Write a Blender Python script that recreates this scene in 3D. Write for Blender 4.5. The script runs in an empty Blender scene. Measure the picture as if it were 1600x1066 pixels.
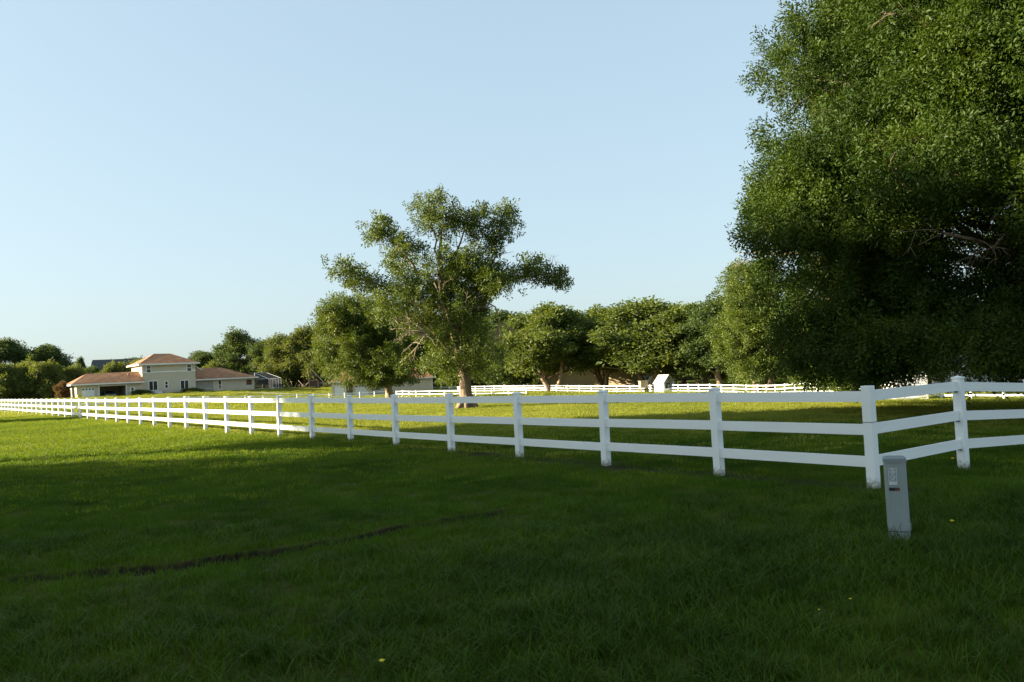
import bpy, math, random
import numpy as np
from mathutils import Vector, Matrix

# ------------------------------------------------------------------ camera, sky, sun, exposure
scene = bpy.context.scene
col = scene.collection
R = math.radians
random.seed(4)
rng = np.random.default_rng(11)

EYE = 1.703
cam_d = bpy.data.cameras.new('camera')
cam = bpy.data.objects.new('camera', cam_d)
col.objects.link(cam)
cam_d.sensor_width = 36.0
cam_d.lens = 28.6
cam_d.clip_start = 0.05
cam_d.clip_end = 5000
pitch, roll = 0.03986, -0.05072
fw = Vector((0, math.cos(pitch), math.sin(pitch)))
up0 = Vector((0, -math.sin(pitch), math.cos(pitch)))
rt = math.cos(roll) * Vector((1, 0, 0)) + math.sin(roll) * up0
up = -math.sin(roll) * Vector((1, 0, 0)) + math.cos(roll) * up0
M = Matrix((rt, up, -fw)).transposed().to_4x4()
M.translation = Vector((0, 0, EYE))
cam.matrix_world = M
scene.camera = cam

SUN_EL, SUN_AZ = R(16.0), R(184.0)          # azimuth measured from +X, counter-clockwise: the sun stands to the left
sun_vec = Vector((math.cos(SUN_EL) * math.cos(SUN_AZ), math.cos(SUN_EL) * math.sin(SUN_AZ), math.sin(SUN_EL)))
world = bpy.data.worlds.new('World')
scene.world = world
world.use_nodes = True
wn, wl = world.node_tree.nodes, world.node_tree.links
wn.clear()
wo = wn.new('ShaderNodeOutputWorld')
bg = wn.new('ShaderNodeBackground')
sky = wn.new('ShaderNodeTexSky')
sky.sky_type = 'NISHITA'
sky.sun_disc = False
sky.sun_elevation = SUN_EL
sky.sun_rotation = R(90) - SUN_AZ
sky.altitude = 0
sky.air_density = 1.0
sky.dust_density = 2.2
sky.ozone_density = 1.0
bg.inputs['Strength'].default_value = 0.15
gam = wn.new('ShaderNodeGamma')                # the soft highlight response of the photograph, the same over the whole sky
gam.inputs['Gamma'].default_value = 0.33
wl.new(sky.outputs[0], gam.inputs[0])
wb = wn.new('ShaderNodeMixRGB')                # white balance of the photograph, over the whole sky
wb.blend_type = 'MULTIPLY'; wb.inputs[0].default_value = 1.0; wb.inputs[2].default_value = (0.755, 0.90, 0.975, 1)
wl.new(gam.outputs[0], wb.inputs[1])
wl.new(wb.outputs[0], bg.inputs[0])
wl.new(bg.outputs[0], wo.inputs[0])

sun_l = bpy.data.lights.new('sun', 'SUN')
sun_l.energy = 4.6
sun_l.angle = R(0.5)
sun_l.color = (1.0, 0.87, 0.64)
sun = bpy.data.objects.new('sun', sun_l)
col.objects.link(sun)
sun.rotation_euler = (-sun_vec).to_track_quat('-Z', 'Y').to_euler()
sun.location = (-40, 0, 30)

vs = scene.view_settings
vs.view_transform = 'Standard'
vs.look = 'None'
vs.gamma = 1.0
vs.use_curve_mapping = False
vs.exposure = 2.07
scene.render.engine = 'CYCLES'
scene.cycles.use_denoising = True
scene.cycles.use_adaptive_sampling = False

# ------------------------------------------------------------------ helpers
def tag(o, label=None, cat=None, group=None, kind=None):
    if label: o['label'] = label
    if cat: o['category'] = cat
    if group: o['group'] = group
    if kind: o['kind'] = kind
    return o

def empty(name, loc, rz=0.0, label=None, cat=None, group=None):
    o = bpy.data.objects.new(name, None)
    col.objects.link(o)
    o.location = loc
    o.rotation_euler = (0, 0, rz)
    o.empty_display_size = 0.2
    return tag(o, label, cat, group)

def put(name, me, parent=None, loc=(0, 0, 0), rot=(0, 0, 0)):
    o = bpy.data.objects.new(name, me)
    col.objects.link(o)
    o.parent = parent
    o.location = loc
    o.rotation_euler = rot
    return o

class MB:
    """collects shapes; build() makes ONE mesh object"""
    def __init__(self):
        self.v, self.f = [], []
    def quad(self, *pts):
        n = len(self.v)
        self.v += [tuple(p) for p in pts]
        self.f.append(tuple(range(n, n + len(pts))))
        return self
    def box(self, x0, x1, y0, y1, z0, z1):
        n = len(self.v)
        self.v += [(x, y, z) for z in (z0, z1) for y in (y0, y1) for x in (x0, x1)]
        self.f += [tuple(n + i for i in q) for q in ((0, 2, 3, 1), (4, 5, 7, 6), (0, 1, 5, 4), (2, 6, 7, 3), (0, 4, 6, 2), (1, 3, 7, 5))]
        return self
    def bar(self, a, b, w, d=None):
        """square bar between two points"""
        d = d or w
        a, b = Vector(a), Vector(b)
        t = (b - a).normalized()
        s = t.cross(Vector((0, 0, 1)))
        s = s.normalized() if s.length > 1e-4 else Vector((1, 0, 0))
        u = s.cross(t)
        n = len(self.v)
        for p in (a, b):
            for i, j in ((-1, -1), (1, -1), (1, 1), (-1, 1)):
                self.v.append(tuple(p + s * i * w / 2 + u * j * d / 2))
        self.f += [tuple(n + i for i in q) for q in ((0, 1, 2, 3), (7, 6, 5, 4), (0, 4, 5, 1), (1, 5, 6, 2), (2, 6, 7, 3), (3, 7, 4, 0))]
        return self
    def tube(self, pts, radii, k=8, lump=0.0, seed=0):
        rr = random.Random(seed)
        pts = [Vector(p) for p in pts]
        n0 = len(self.v)
        x = Vector((1, 0, 0))
        for i, p in enumerate(pts):
            t = (pts[min(i + 1, len(pts) - 1)] - pts[max(i - 1, 0)]).normalized()
            x = (x - t * x.dot(t))
            x = x.normalized() if x.length > 1e-3 else t.orthogonal().normalized()
            y = t.cross(x)
            for j in range(k):
                a = 2 * math.pi * j / k
                r = radii[i] * (1 + lump * rr.uniform(-1, 1))
                self.v.append(tuple(p + (x * math.cos(a) + y * math.sin(a)) * r))
        for i in range(len(pts) - 1):
            for j in range(k):
                a = n0 + i * k + j; b = n0 + i * k + (j + 1) % k
                self.f.append((a, b, b + k, a + k))
        self.f.append(tuple(n0 + j for j in reversed(range(k))))
        e = n0 + (len(pts) - 1) * k
        self.f.append(tuple(e + j for j in range(k)))
        return self
    def mesh(self, name, mat, smooth=False):
        me = bpy.data.meshes.new(name)
        me.from_pydata(self.v, [], self.f)
        me.materials.append(mat)
        if smooth:
            me.polygons.foreach_set('use_smooth', [True] * len(me.polygons))
        me.update()
        return me
    def build(self, name, mat, parent=None, smooth=False, loc=(0, 0, 0), rot=(0, 0, 0), bevel=0):
        o = put(name, self.mesh(name, mat, smooth), parent, loc, rot)
        if bevel:
            m = o.modifiers.new('bevel', 'BEVEL'); m.width = bevel; m.segments = 2; m.limit_method = 'ANGLE'
        return o

def new_mat(name):
    m = bpy.data.materials.new(name)
    m.use_nodes = True
    return m, m.node_tree.nodes, m.node_tree.links, m.node_tree.nodes['Principled BSDF']

def ramp(n, stops):
    r = n.new('ShaderNodeValToRGB')
    e = r.color_ramp.elements
    while len(e) < len(stops): e.new(0.5)
    for k, (p, c) in enumerate(stops):
        e[k].position = p; e[k].color = (*c, 1)
    return r

def paint(name, c1, c2=None, scale=3.0, rough=0.6, bump=0.0, bscale=40.0, spec=0.4, coords='Object', detail=6.0, stretch=None):
    """surface with uneven colour and fine relief"""
    m, n, l, p = new_mat(name)
    tc = n.new('ShaderNodeTexCoord'); mp = n.new('ShaderNodeMapping')
    l.new(tc.outputs[coords], mp.inputs[0])
    if stretch: mp.inputs['Scale'].default_value = stretch
    nz = n.new('ShaderNodeTexNoise'); nz.inputs['Scale'].default_value = scale; nz.inputs['Detail'].default_value = detail
    l.new(mp.outputs[0], nz.inputs['Vector'])
    c2 = c2 or tuple(x * 0.85 for x in c1)
    rp = ramp(n, [(0.3, c2), (0.7, c1)])
    l.new(nz.outputs['Fac'], rp.inputs[0]); l.new(rp.outputs[0], p.inputs['Base Color'])
    p.inputs['Roughness'].default_value = rough
    p.inputs['Specular IOR Level'].default_value = spec
    if bump:
        nb = n.new('ShaderNodeTexNoise'); nb.inputs['Scale'].default_value = bscale; nb.inputs['Detail'].default_value = 8
        l.new(mp.outputs[0], nb.inputs['Vector'])
        bp = n.new('ShaderNodeBump'); bp.inputs['Strength'].default_value = bump; bp.inputs['Distance'].default_value = 0.05
        l.new(nb.outputs['Fac'], bp.inputs['Height']); l.new(bp.outputs[0], p.inputs['Normal'])
    return m

def leaf_mat(name, stops, trans=0.35, rough=0.42, tmul=(1.5, 1.35, 0.5), world_noise=None, spec=.4):
    m, n, l, p = new_mat(name)
    oi = n.new('ShaderNodeObjectInfo'); ge = n.new('ShaderNodeNewGeometry')
    mx = n.new('ShaderNodeMath'); mx.operation = 'ADD'
    l.new(oi.outputs['Random'], mx.inputs[0])
    sc = n.new('ShaderNodeMath'); sc.operation = 'MULTIPLY'; sc.inputs[1].default_value = 0.33
    l.new(ge.outputs['Random Per Island'], sc.inputs[0]); l.new(sc.outputs[0], mx.inputs[1])
    ml = n.new('ShaderNodeMath'); ml.operation = 'MULTIPLY'; ml.inputs[1].default_value = 0.625
    l.new(mx.outputs[0], ml.inputs[0])
    fac = ml
    if world_noise:
        nz = n.new('ShaderNodeTexNoise'); nz.inputs['Scale'].default_value = world_noise; nz.inputs['Detail'].default_value = 4
        l.new(ge.outputs['Position'], nz.inputs['Vector'])
        mr = n.new('ShaderNodeMapRange'); mr.inputs[1].default_value = 0.3; mr.inputs[2].default_value = 0.7
        l.new(nz.outputs['Fac'], mr.inputs[0])
        av = n.new('ShaderNodeMath'); av.operation = 'MULTIPLY_ADD'; av.inputs[1].default_value = 0.55
        hf = n.new('ShaderNodeMath'); hf.operation = 'MULTIPLY'; hf.inputs[1].default_value = 0.45
        l.new(ml.outputs[0], hf.inputs[0]); l.new(mr.outputs[0], av.inputs[0]); l.new(hf.outputs[0], av.inputs[2])
        fac = av
    rp = ramp(n, stops)
    l.new(fac.outputs[0], rp.inputs[0])
    l.new(rp.outputs[0], p.inputs['Base Color'])
    p.inputs['Roughness'].default_value = rough
    p.inputs['Specular IOR Level'].default_value = spec
    tb = n.new('ShaderNodeBsdfTranslucent')
    vm = n.new('ShaderNodeVectorMath'); vm.operation = 'MULTIPLY'; vm.inputs[1].default_value = tmul
    l.new(rp.outputs[0], vm.inputs[0]); l.new(vm.outputs[0], tb.inputs['Color'])
    mix = n.new('ShaderNodeMixShader'); mix.inputs[0].default_value = trans
    l.new(p.outputs[0], mix.inputs[1]); l.new(tb.outputs[0], mix.inputs[2])
    l.new(mix.outputs[0], n['Material Output'].inputs['Surface'])
    return m

MAT = {}
MAT['vinyl'] = paint('white_vinyl', (0.91, 0.91, 0.89), (0.84, 0.85, 0.825), scale=2.2, rough=0.42, spec=0.45, coords='Generated')
# posts: the same vinyl with soil splash and algae above the ground line
m, n, l, p = new_mat('white_vinyl_post')
tc = n.new('ShaderNodeTexCoord'); sx = n.new('ShaderNodeSeparateXYZ'); l.new(tc.outputs['Object'], sx.inputs[0])
ge = n.new('ShaderNodeNewGeometry')
nz = n.new('ShaderNodeTexNoise'); nz.inputs['Scale'].default_value = 26; nz.inputs['Detail'].default_value = 7; l.new(ge.outputs['Position'], nz.inputs['Vector'])
nl_ = n.new('ShaderNodeTexNoise'); nl_.inputs['Scale'].default_value = 3; nl_.inputs['Detail'].default_value = 5; l.new(ge.outputs['Position'], nl_.inputs['Vector'])
mr = n.new('ShaderNodeMapRange'); mr.inputs[1].default_value = .02; mr.inputs[2].default_value = .20; mr.inputs[3].default_value = .62; mr.inputs[4].default_value = 0
l.new(sx.outputs['Z'], mr.inputs[0])
ad = n.new('ShaderNodeMath'); ad.operation = 'ADD'; l.new(mr.outputs[0], ad.inputs[0]); l.new(nz.outputs['Fac'], ad.inputs[1])
st_ = n.new('ShaderNodeMapRange'); st_.inputs[1].default_value = .72; st_.inputs[2].default_value = 1.15; st_.inputs[4].default_value = .8; l.new(ad.outputs[0], st_.inputs[0])
rp = ramp(n, [(.3, (.84, .85, .825)), (.7, (.91, .91, .89))]); l.new(nl_.outputs['Fac'], rp.inputs[0])
mxr = n.new('ShaderNodeMixRGB'); mxr.inputs[2].default_value = (.22, .19, .10, 1); l.new(st_.outputs[0], mxr.inputs[0]); l.new(rp.outputs[0], mxr.inputs[1])
l.new(mxr.outputs[0], p.inputs['Base Color']); p.inputs['Roughness'].default_value = .45
MAT['vinyl_post'] = m
MAT['bark'] = paint('oak_bark', (0.30, 0.22, 0.145), (0.12, 0.085, 0.06), scale=5, rough=0.9, bump=0.9, bscale=9, stretch=(1, 1, 0.28))
MAT['bark_far'] = paint('tan_bark', (0.42, 0.31, 0.205), (0.20, 0.14, 0.095), scale=3, rough=0.9, bump=0.5, bscale=6)
MAT['dead'] = paint('dead_wood', (0.40, 0.31, 0.20), (0.24, 0.18, 0.12), scale=6, rough=0.9)
MAT['stucco'] = paint('tan_stucco', (0.55, 0.49, 0.375), (0.50, 0.445, 0.34), scale=1.2, rough=0.9)
MAT['stucco_tan'] = paint('ochre_stucco', (0.46, 0.37, 0.22), (0.40, 0.32, 0.19), scale=1.0, rough=0.9)
MAT['cream'] = paint('cream_wall', (0.60, 0.54, 0.40), (0.55, 0.49, 0.36), scale=1.0, rough=0.85)
MAT['trim'] = paint('white_trim', (0.76, 0.75, 0.71), (0.70, 0.69, 0.65), scale=2, rough=0.55)
MAT['roof'] = paint('brown_red_shingle', (0.36, 0.185, 0.09), (0.22, 0.10, 0.05), scale=1.1, rough=0.9, bump=0.5, bscale=12, detail=9)
MAT['roof_dark'] = paint('charcoal_shingle', (0.075, 0.08, 0.08), (0.05, 0.052, 0.055), scale=2, rough=0.9, bump=0.4, bscale=12)
MAT['door'] = paint('white_door', (0.78, 0.78, 0.76), (0.73, 0.73, 0.71), scale=2, rough=0.5)
MAT['grey_door'] = paint('grey_boards', (0.33, 0.31, 0.26), (0.28, 0.26, 0.22), scale=3, rough=0.8)
MAT['glass'] = paint('window_glass', (0.03, 0.032, 0.035), (0.02, 0.022, 0.025), scale=1, rough=0.06, spec=0.6)
MAT['dark'] = paint('dark_metal', (0.05, 0.05, 0.05), (0.035, 0.035, 0.035), scale=4, rough=0.6)
MAT['concrete'] = paint('pale_concrete', (0.42, 0.40, 0.36), (0.33, 0.31, 0.27), scale=2, rough=0.9)
MAT['yellow'] = paint('yellow_plastic', (0.60, 0.56, 0.03), (0.50, 0.46, 0.03), scale=2, rough=0.5)
MAT['red'] = paint('maroon_plastic', (0.20, 0.04, 0.03), scale=2, rough=0.5)
MAT['white_metal'] = paint('white_metal', (0.78, 0.78, 0.76), scale=3, rough=0.4)
MAT['grey_metal'] = paint('grey_metal', (0.28, 0.29, 0.29), scale=3, rough=0.5)
MAT['car'] = paint('silver_car_paint', (0.35, 0.37, 0.40), scale=1, rough=0.25, spec=0.6)
MAT['tyre'] = paint('tyre_rubber', (0.02, 0.02, 0.02), scale=4, rough=0.9)
MAT['wood_old'] = paint('weathered_boards', (0.13, 0.095, 0.07), (0.07, 0.05, 0.04), scale=4, rough=0.9, stretch=(1, 1, 0.2))
MAT['wood_tan'] = paint('tan_boards', (0.52, 0.40, 0.24), (0.42, 0.32, 0.19), scale=4, rough=0.8)
MAT['pedestal'] = paint('grey_green_plastic', (0.30, 0.335, 0.32), (0.23, 0.262, 0.25), scale=3.5, rough=0.5, stretch=(1, 1, 0.35), bump=0.05, bscale=80)
MAT['pedestal_lid'] = paint('grey_lid_plastic', (0.235, 0.265, 0.265), (0.19, 0.215, 0.215), scale=4, rough=0.5)
MAT['seam'] = paint('dark_seam', (0.03, 0.035, 0.035), scale=4, rough=0.8)
MAT['sticker'] = paint('faded_white_print', (0.66, 0.68, 0.66), (0.50, 0.52, 0.50), scale=30, rough=0.6, detail=3)
MAT['sticker_ink'] = paint('faded_grey_print', (0.20, 0.23, 0.24), (0.15, 0.175, 0.18), scale=30, rough=0.6)
MAT['tile_black'] = paint('black_number_tile', (0.018, 0.014, 0.012), scale=20, rough=0.5)
MAT['tile_rust'] = paint('rust_number_tile', (0.20, 0.075, 0.045), (0.15, 0.055, 0.035), scale=20, rough=0.6)
MAT['flower'] = paint('yellow_petals', (0.72, 0.62, 0.04), (0.62, 0.50, 0.03), scale=30, rough=0.7)
MAT['stem'] = paint('green_stem', (0.06, 0.11, 0.025), scale=10, rough=0.7)
MAT['wire'] = paint('dark_wire', (0.04, 0.04, 0.042), scale=10, rough=0.5)

# screen mesh of the pool cage: woven mesh lets part of the light through
m, n, l, p = new_mat('pool_screen')
p.inputs['Base Color'].default_value = (0.03, 0.032, 0.035, 1); p.inputs['Roughness'].default_value = 0.8
tr = n.new('ShaderNodeBsdfTransparent'); mx = n.new('ShaderNodeMixShader'); mx.inputs[0].default_value = 0.72
l.new(tr.outputs[0], mx.inputs[1]); l.new(p.outputs[0], mx.inputs[2]); l.new(mx.outputs[0], n['Material Output'].inputs['Surface'])
MAT['screen'] = m

# ------------------------------------------------------------------ terrain
FA0 = np.array([4.581, 10.601]); FAD = np.array([-0.6186, 0.7857])      # long fence: corner post and direction
FBD = np.array([0.8053, 0.5928])                                       # short fence run: direction from the corner
SP = 2.447
FA_Z = [-.01, -.01, 0, 0, .04, .12, .11, .09, .07, .06, .06, .06, .07, .09, .11, .12, .14, .18, .20, .23]
RUT = np.array([(-5.9, 7.45), (-4.85, 7.62), (-4.33, 7.75), (-3.78, 7.86), (-3.07, 8.10), (-2.51, 8.34), (-1.82, 8.80), (-1.2, 9.32), (-0.27, 10.15), (0.1, 10.5)])
ctrl = [(x, y, 0) for x in (-18, -12, -6, 0, 6, 12) for y in (-12, -4, 4, 10, 16)] + [(-14, 22, .05), (-6, 30, .02), (4, 24, 0)]
for k in range(34):
    q = FA0 + FAD * SP * k
    z = FA_Z[k] if k < 20 else .23 + (k - 20) * .0135
    ctrl.append((q[0], q[1], z))
ctrl += [(-2.5, 42, 0), (-46, 105, -.28), (-33, 114, -.94), (-20.4, 127, -1.5), (-17.5, 120, -.95), (-15, 150, -1.35), (17.6, 115, -2.2),
         (26.5, 90, -2.3), (28.4, 62, -1.85), (32.4, 52, -1.75), (-68.4, 150, 1.4), (-61, 155, 1.35), (-77, 143, 1.15), (-52, 163, .95),
         (-43, 170, .8), (-94, 150, 1.5), (-110, 190, 1.9), (-65, 178, 2.2), (-100, 215, 4), (-31, 140, -.75), (12, 142, -1.6), (30, 125, -2),
         (29, 95, -1.85), (33, 72, -1.6), (45, 78, -1.8), (50, 95, -2.5), (0, 165, -1.5), (30, 170, -2.6), (66, 110, -3), (12.4, 16.4, -.40), (8.51, 13.49, -.13), (10.47, 14.94, -.26), (14.4, 17.8, -.5),
         (19, 27, -.45), (25, 40, -1.1), (10, 30, -.2), (0, 60, -.25), (10, 60, -.7), (-15, 60, -.05), (-25, 90, -.35), (-11.6, 75, -.22),
         (5, 90, -1.3), (-2, 105, -1.7), (-13.5, 112.5, -1.35), (-30, 80, .1), (-62, 118, .55), (-80, 120, 1.3), (-40, 40, .25), (-60, 60, .6), (40, 30, -.9), (60, 60, -2.4),
         (-150, 120, 2.5), (150, 120, -4), (-150, 300, 5), (0, 300, -2), (150, 300, -4), (-60, -30, .2), (60, -30, -.4), (0, -60, 0)]
CT = np.array(ctrl, float)

def rut_dist(x, y, signed=False):
    d = np.full(x.shape, 9.0); sg = np.ones(x.shape)
    for a, b in zip(RUT[:-1], RUT[1:]):
        ab = b - a
        t = np.clip(((x - a[0]) * ab[0] + (y - a[1]) * ab[1]) / (ab @ ab), 0, 1)
        q = np.hypot(x - a[0] - t * ab[0], y - a[1] - t * ab[1])
        side = np.sign(ab[0] * (y - a[1]) - ab[1] * (x - a[0]))
        sg = np.where(q < d, side, sg); d = np.minimum(d, q)
    return d * sg if signed else d

def rut_width(x):
    """how strongly the little bank is cut along its length (0 to 1)"""
    w = np.maximum(.5, .55 + .22 * np.sin(x * 3.1 + .5) + .14 * np.sin(x * 7.7)) + .5 * np.exp(-((x + 2.9) / .45) ** 2)
    return np.clip(w * np.clip((x + 6.0) / .8, 0, 1) * np.clip((.3 - x) / .7, 0, 1), 0, 1.1)

def rut_bare(x, y):
    """bare strip at the foot and face of the bank"""
    d = rut_dist(x, y, True); w = rut_width(x)
    return (d > -.13 * w) & (d < .05 * w) & (w > .12)

def gz(x, y):
    x = np.asarray(x, float); y = np.asarray(y, float)
    shp = x.shape
    x = x.ravel(); y = y.ravel()
    out = np.empty(x.shape)
    for s in range(0, len(x), 20000):
        xs, ys = x[s:s + 20000], y[s:s + 20000]
        e2 = (3.0 + 0.10 * np.hypot(xs, ys)) ** 2
        d2 = (xs[:, None] - CT[:, 0]) ** 2 + (ys[:, None] - CT[:, 1]) ** 2 + e2[:, None]
        w = 1 / d2 ** 2
        out[s:s + 20000] = (w * CT[:, 2]).sum(1) / w.sum(1)
    out += .016 * np.sin(x * 1.3 + y * .7) * np.sin(y * 1.1 - x * .4) + .012 * np.sin(x * 2.7 + 1) * np.sin(y * 2.3 + 2)
    near = (np.abs(x + 3) < 5) & (np.abs(y - 8.5) < 4)
    if near.any():
        d = rut_dist(x[near], y[near], True); w = rut_width(x[near])
        out[near] += w * np.where(d > 0, .07 * np.exp(-np.abs(d) / .8) * np.clip(d / .05, 0, 1), -.055 * np.exp(-np.abs(d) / .16) * np.clip(-d / .03, 0, 1))
    return out.reshape(shp)

def g1(x, y):
    return float(gz(np.array([x]), np.array([y]))[0])

def spaced(lo, hi, fl, fh, fine, grow):
    a = list(np.arange(fl, fh, fine))
    s, v = fine, a[-1]
    while v < hi: s *= grow; v += s; a.append(v)
    s, v = fine, a[0]; b = []
    while v > lo: s *= grow; v -= s; b.append(v)
    return np.array(b[::-1] + a)
gx = spaced(-900, 900, -6.5, 4.2, .07, 1.06)
gy = spaced(-120, 1500, 6.8, 10.8, .06, 1.06)
GX, GY = np.meshgrid(gx, gy)
GZ = gz(GX, GY)
nx, ny = len(gx), len(gy)
idx = np.arange(nx * ny).reshape(ny, nx)
F4 = np.stack([idx[:-1, :-1], idx[:-1, 1:], idx[1:, 1:], idx[1:, :-1]], -1).reshape(-1, 4)
me = bpy.data.meshes.new('ground')
me.from_pydata(np.stack([GX, GY, GZ], -1).reshape(-1, 3).tolist(), [], F4.tolist())
me.polygons.foreach_set('use_smooth', [True] * len(me.polygons))
# bare soil: the rut, and worn earth below the near fence
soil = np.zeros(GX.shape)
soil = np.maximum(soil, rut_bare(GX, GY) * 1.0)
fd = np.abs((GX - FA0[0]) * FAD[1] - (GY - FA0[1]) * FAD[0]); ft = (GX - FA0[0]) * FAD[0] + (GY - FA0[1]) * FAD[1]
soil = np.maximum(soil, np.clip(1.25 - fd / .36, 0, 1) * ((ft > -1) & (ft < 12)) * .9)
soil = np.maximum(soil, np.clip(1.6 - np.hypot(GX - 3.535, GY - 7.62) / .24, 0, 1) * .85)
at = me.attributes.new('soil', 'FLOAT', 'POINT'); at.data.foreach_set('value', soil.ravel().astype(np.float32))

m, n, l, p = new_mat('lawn_soil')
ge = n.new('ShaderNodeNewGeometry')
n1 = n.new('ShaderNodeTexNoise'); n1.inputs['Scale'].default_value = .11; n1.inputs['Detail'].default_value = 5
n2 = n.new('ShaderNodeTexNoise'); n2.inputs['Scale'].default_value = 9; n2.inputs['Detail'].default_value = 8; n2.inputs['Roughness'].default_value = .7
for q in (n1, n2): l.new(ge.outputs['Position'], q.inputs['Vector'])
r1 = ramp(n, [(.35, (.050, .062, .008)), (.5, (.070, .078, .010)), (.65, (.095, .092, .016))])
l.new(n1.outputs['Fac'], r1.inputs[0])
r2 = ramp(n, [(.3, (.62, .66, .6)), (.7, (1.2, 1.15, 1.05))])
l.new(n2.outputs['Fac'], r2.inputs[0])
mu = n.new('ShaderNodeMixRGB'); mu.blend_type = 'MULTIPLY'; mu.inputs[0].default_value = 1
l.new(r1.outputs[0], mu.inputs[1]); l.new(r2.outputs[0], mu.inputs[2])
an = n.new('ShaderNodeAttribute'); an.attribute_name = 'soil'
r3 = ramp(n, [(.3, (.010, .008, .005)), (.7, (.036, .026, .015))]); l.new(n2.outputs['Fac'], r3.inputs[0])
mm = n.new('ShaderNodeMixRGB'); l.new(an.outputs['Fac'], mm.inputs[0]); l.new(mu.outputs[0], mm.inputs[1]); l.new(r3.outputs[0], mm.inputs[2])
l.new(mm.outputs[0], p.inputs['Base Color'])
p.inputs['Roughness'].default_value = .95; p.inputs['Specular IOR Level'].default_value = .1
bp = n.new('ShaderNodeBump'); bp.inputs['Strength'].default_value = 1; bp.inputs['Distance'].default_value = .08
n3 = n.new('ShaderNodeTexNoise'); n3.inputs['Scale'].default_value = 22; n3.inputs['Detail'].default_value = 6
l.new(ge.outputs['Position'], n3.inputs['Vector']); l.new(n3.outputs['Fac'], bp.inputs['Height']); l.new(bp.outputs[0], p.inputs['Normal'])
me.materials.append(m)
ground = put('ground', me)
tag(ground, 'wide mown lawn rolling from the verge to the far trees', 'lawn', kind='structure')

# ------------------------------------------------------------------ fences
def post_mesh(name, h, cap):
    b = MB(); w = .0635
    b.box(-w, w, -w, w, -.18, h - (.022 if cap else 0))
    if not cap: pass
    return b.mesh(name, MAT['vinyl_post'])
def cap_mesh():
    b = MB(); w = .072
    b.box(-w, w, -w, w, 0, .022)
    z = .0225; v = .068
    b.quad((-v, -v, z), (v, -v, z), (0, 0, z + .022)); b.quad((v, -v, z), (v, v, z), (0, 0, z + .022))
    b.quad((v, v, z), (-v, v, z), (0, 0, z + .022)); b.quad((-v, v, z), (-v, -v, z), (0, 0, z + .022))
    return b.mesh('cap', MAT['vinyl'])
def rail_mesh():
    b = MB(); b.box(0, 1, -.019, .019, -.07, .07)
    return b.mesh('rail', MAT['vinyl'])
def far_post_mesh():
    b = MB(); w = .0635
    b.box(-w, w, -w, w, -.3, 1.26)
    b.box(-.072, .072, -.072, .072, 1.262, 1.282)
    return b.mesh('post', MAT['vinyl_post'])
ME_CAP, ME_RAIL, ME_FPOST = cap_mesh(), rail_mesh(), far_post_mesh()
RAILS = (.318, .735, 1.165)

def along(pts, step):
    pts = [np.array(p, float) for p in pts]
    seg = [np.linalg.norm(b - a) for a, b in zip(pts[:-1], pts[1:])]
    tot = sum(seg); n = max(1, round(tot / step)); out = []
    for k in range(n + 1):
        t = tot * k / n; i = 0
        while i < len(seg) - 1 and t > seg[i]: t -= seg[i]; i += 1
        out.append(pts[i] + (pts[i + 1] - pts[i]) * min(1, t / seg[i]))
    return out

def fence(label, pts, tops=None, near=False, hs=1.0, first_post=True, group='white three-rail fences'):
    """pts: post positions; tops: height of each post's top"""
    root = empty('fence', (pts[0][0], pts[0][1], g1(*pts[0])), 0, label, 'fence', group)
    base = np.array([pts[0][0], pts[0][1], root.location.z])
    zs = [g1(*p) for p in pts]
    tops = tops or [z + 1.3 * hs for z in zs]
    for k, q in enumerate(pts):
        a = pts[min(k + 1, len(pts) - 1)] - pts[max(k - 1, 0)] if not (near and k == 0) else pts[1] - pts[0]
        ang = math.atan2(a[1], a[0])
        if k > 0 or first_post:
            lean = (random.uniform(-.006, .006), random.uniform(-.006, .006), ang)
            if near:
                h = tops[k] - zs[k]
                capped = not (k == 0)
                po = put('post', post_mesh('post', h, capped), root, (q[0] - base[0], q[1] - base[1], zs[k] - base[2]), lean)
                if capped: put('cap', ME_CAP, po, (0, 0, h - .021))
                po['height'] = h
                m_ = po.modifiers.new('bevel', 'BEVEL'); m_.width = .006; m_.segments = 2
            else:
                po = put('post', ME_FPOST, root, (q[0] - base[0], q[1] - base[1], tops[k] - 1.28 * hs - base[2]), lean)
                po.scale.z = hs
        if k < len(pts) - 1:
            d = pts[k + 1] - q; L = np.linalg.norm(d); an = math.atan2(d[1], d[0])
            z0, z1 = tops[k] - 1.3 * hs, tops[k + 1] - 1.3 * hs
            if near:
                z1 += random.uniform(-.006, .006); z0 += random.uniform(-.006, .006)
            sl = math.atan2(z1 - z0, L)
            for r_ in RAILS:
                ro = put('rail', ME_RAIL, root, (q[0] - base[0] + d[0] / L * .03, q[1] - base[1] + d[1] / L * .03, z0 + r_ * hs - base[2]), (0, -sl, an))
                if hs < 1: ro.scale.z = .8
                ro.scale.x = (L - .06) / math.cos(sl)
    return root

FA_TOP = [1.31, 1.315, 1.31, 1.31, 1.318, 1.315, 1.33, 1.345, 1.36, 1.37, 1.39, 1.41, 1.425, 1.43, 1.44, 1.455, 1.455, 1.47, 1.48, 1.49]
pa = [FA0 + FAD * SP * k for k in range(46)]
ta = [FA_TOP[k] if k < 20 else 1.49 + (k - 19) * .0145 for k in range(46)]
fence_a = fence('long white three-rail vinyl fence receding left from the corner post', pa, ta, near=True)
pb = [FA0 + FBD * 2.438 * k for k in range(6)]
tb = [1.31, 1.315, 1.17, 1.03, .90, .80]
fence_b = fence('white three-rail fence run leaving the corner post toward the right edge', pb, tb, near=True, first_post=False)
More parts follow.
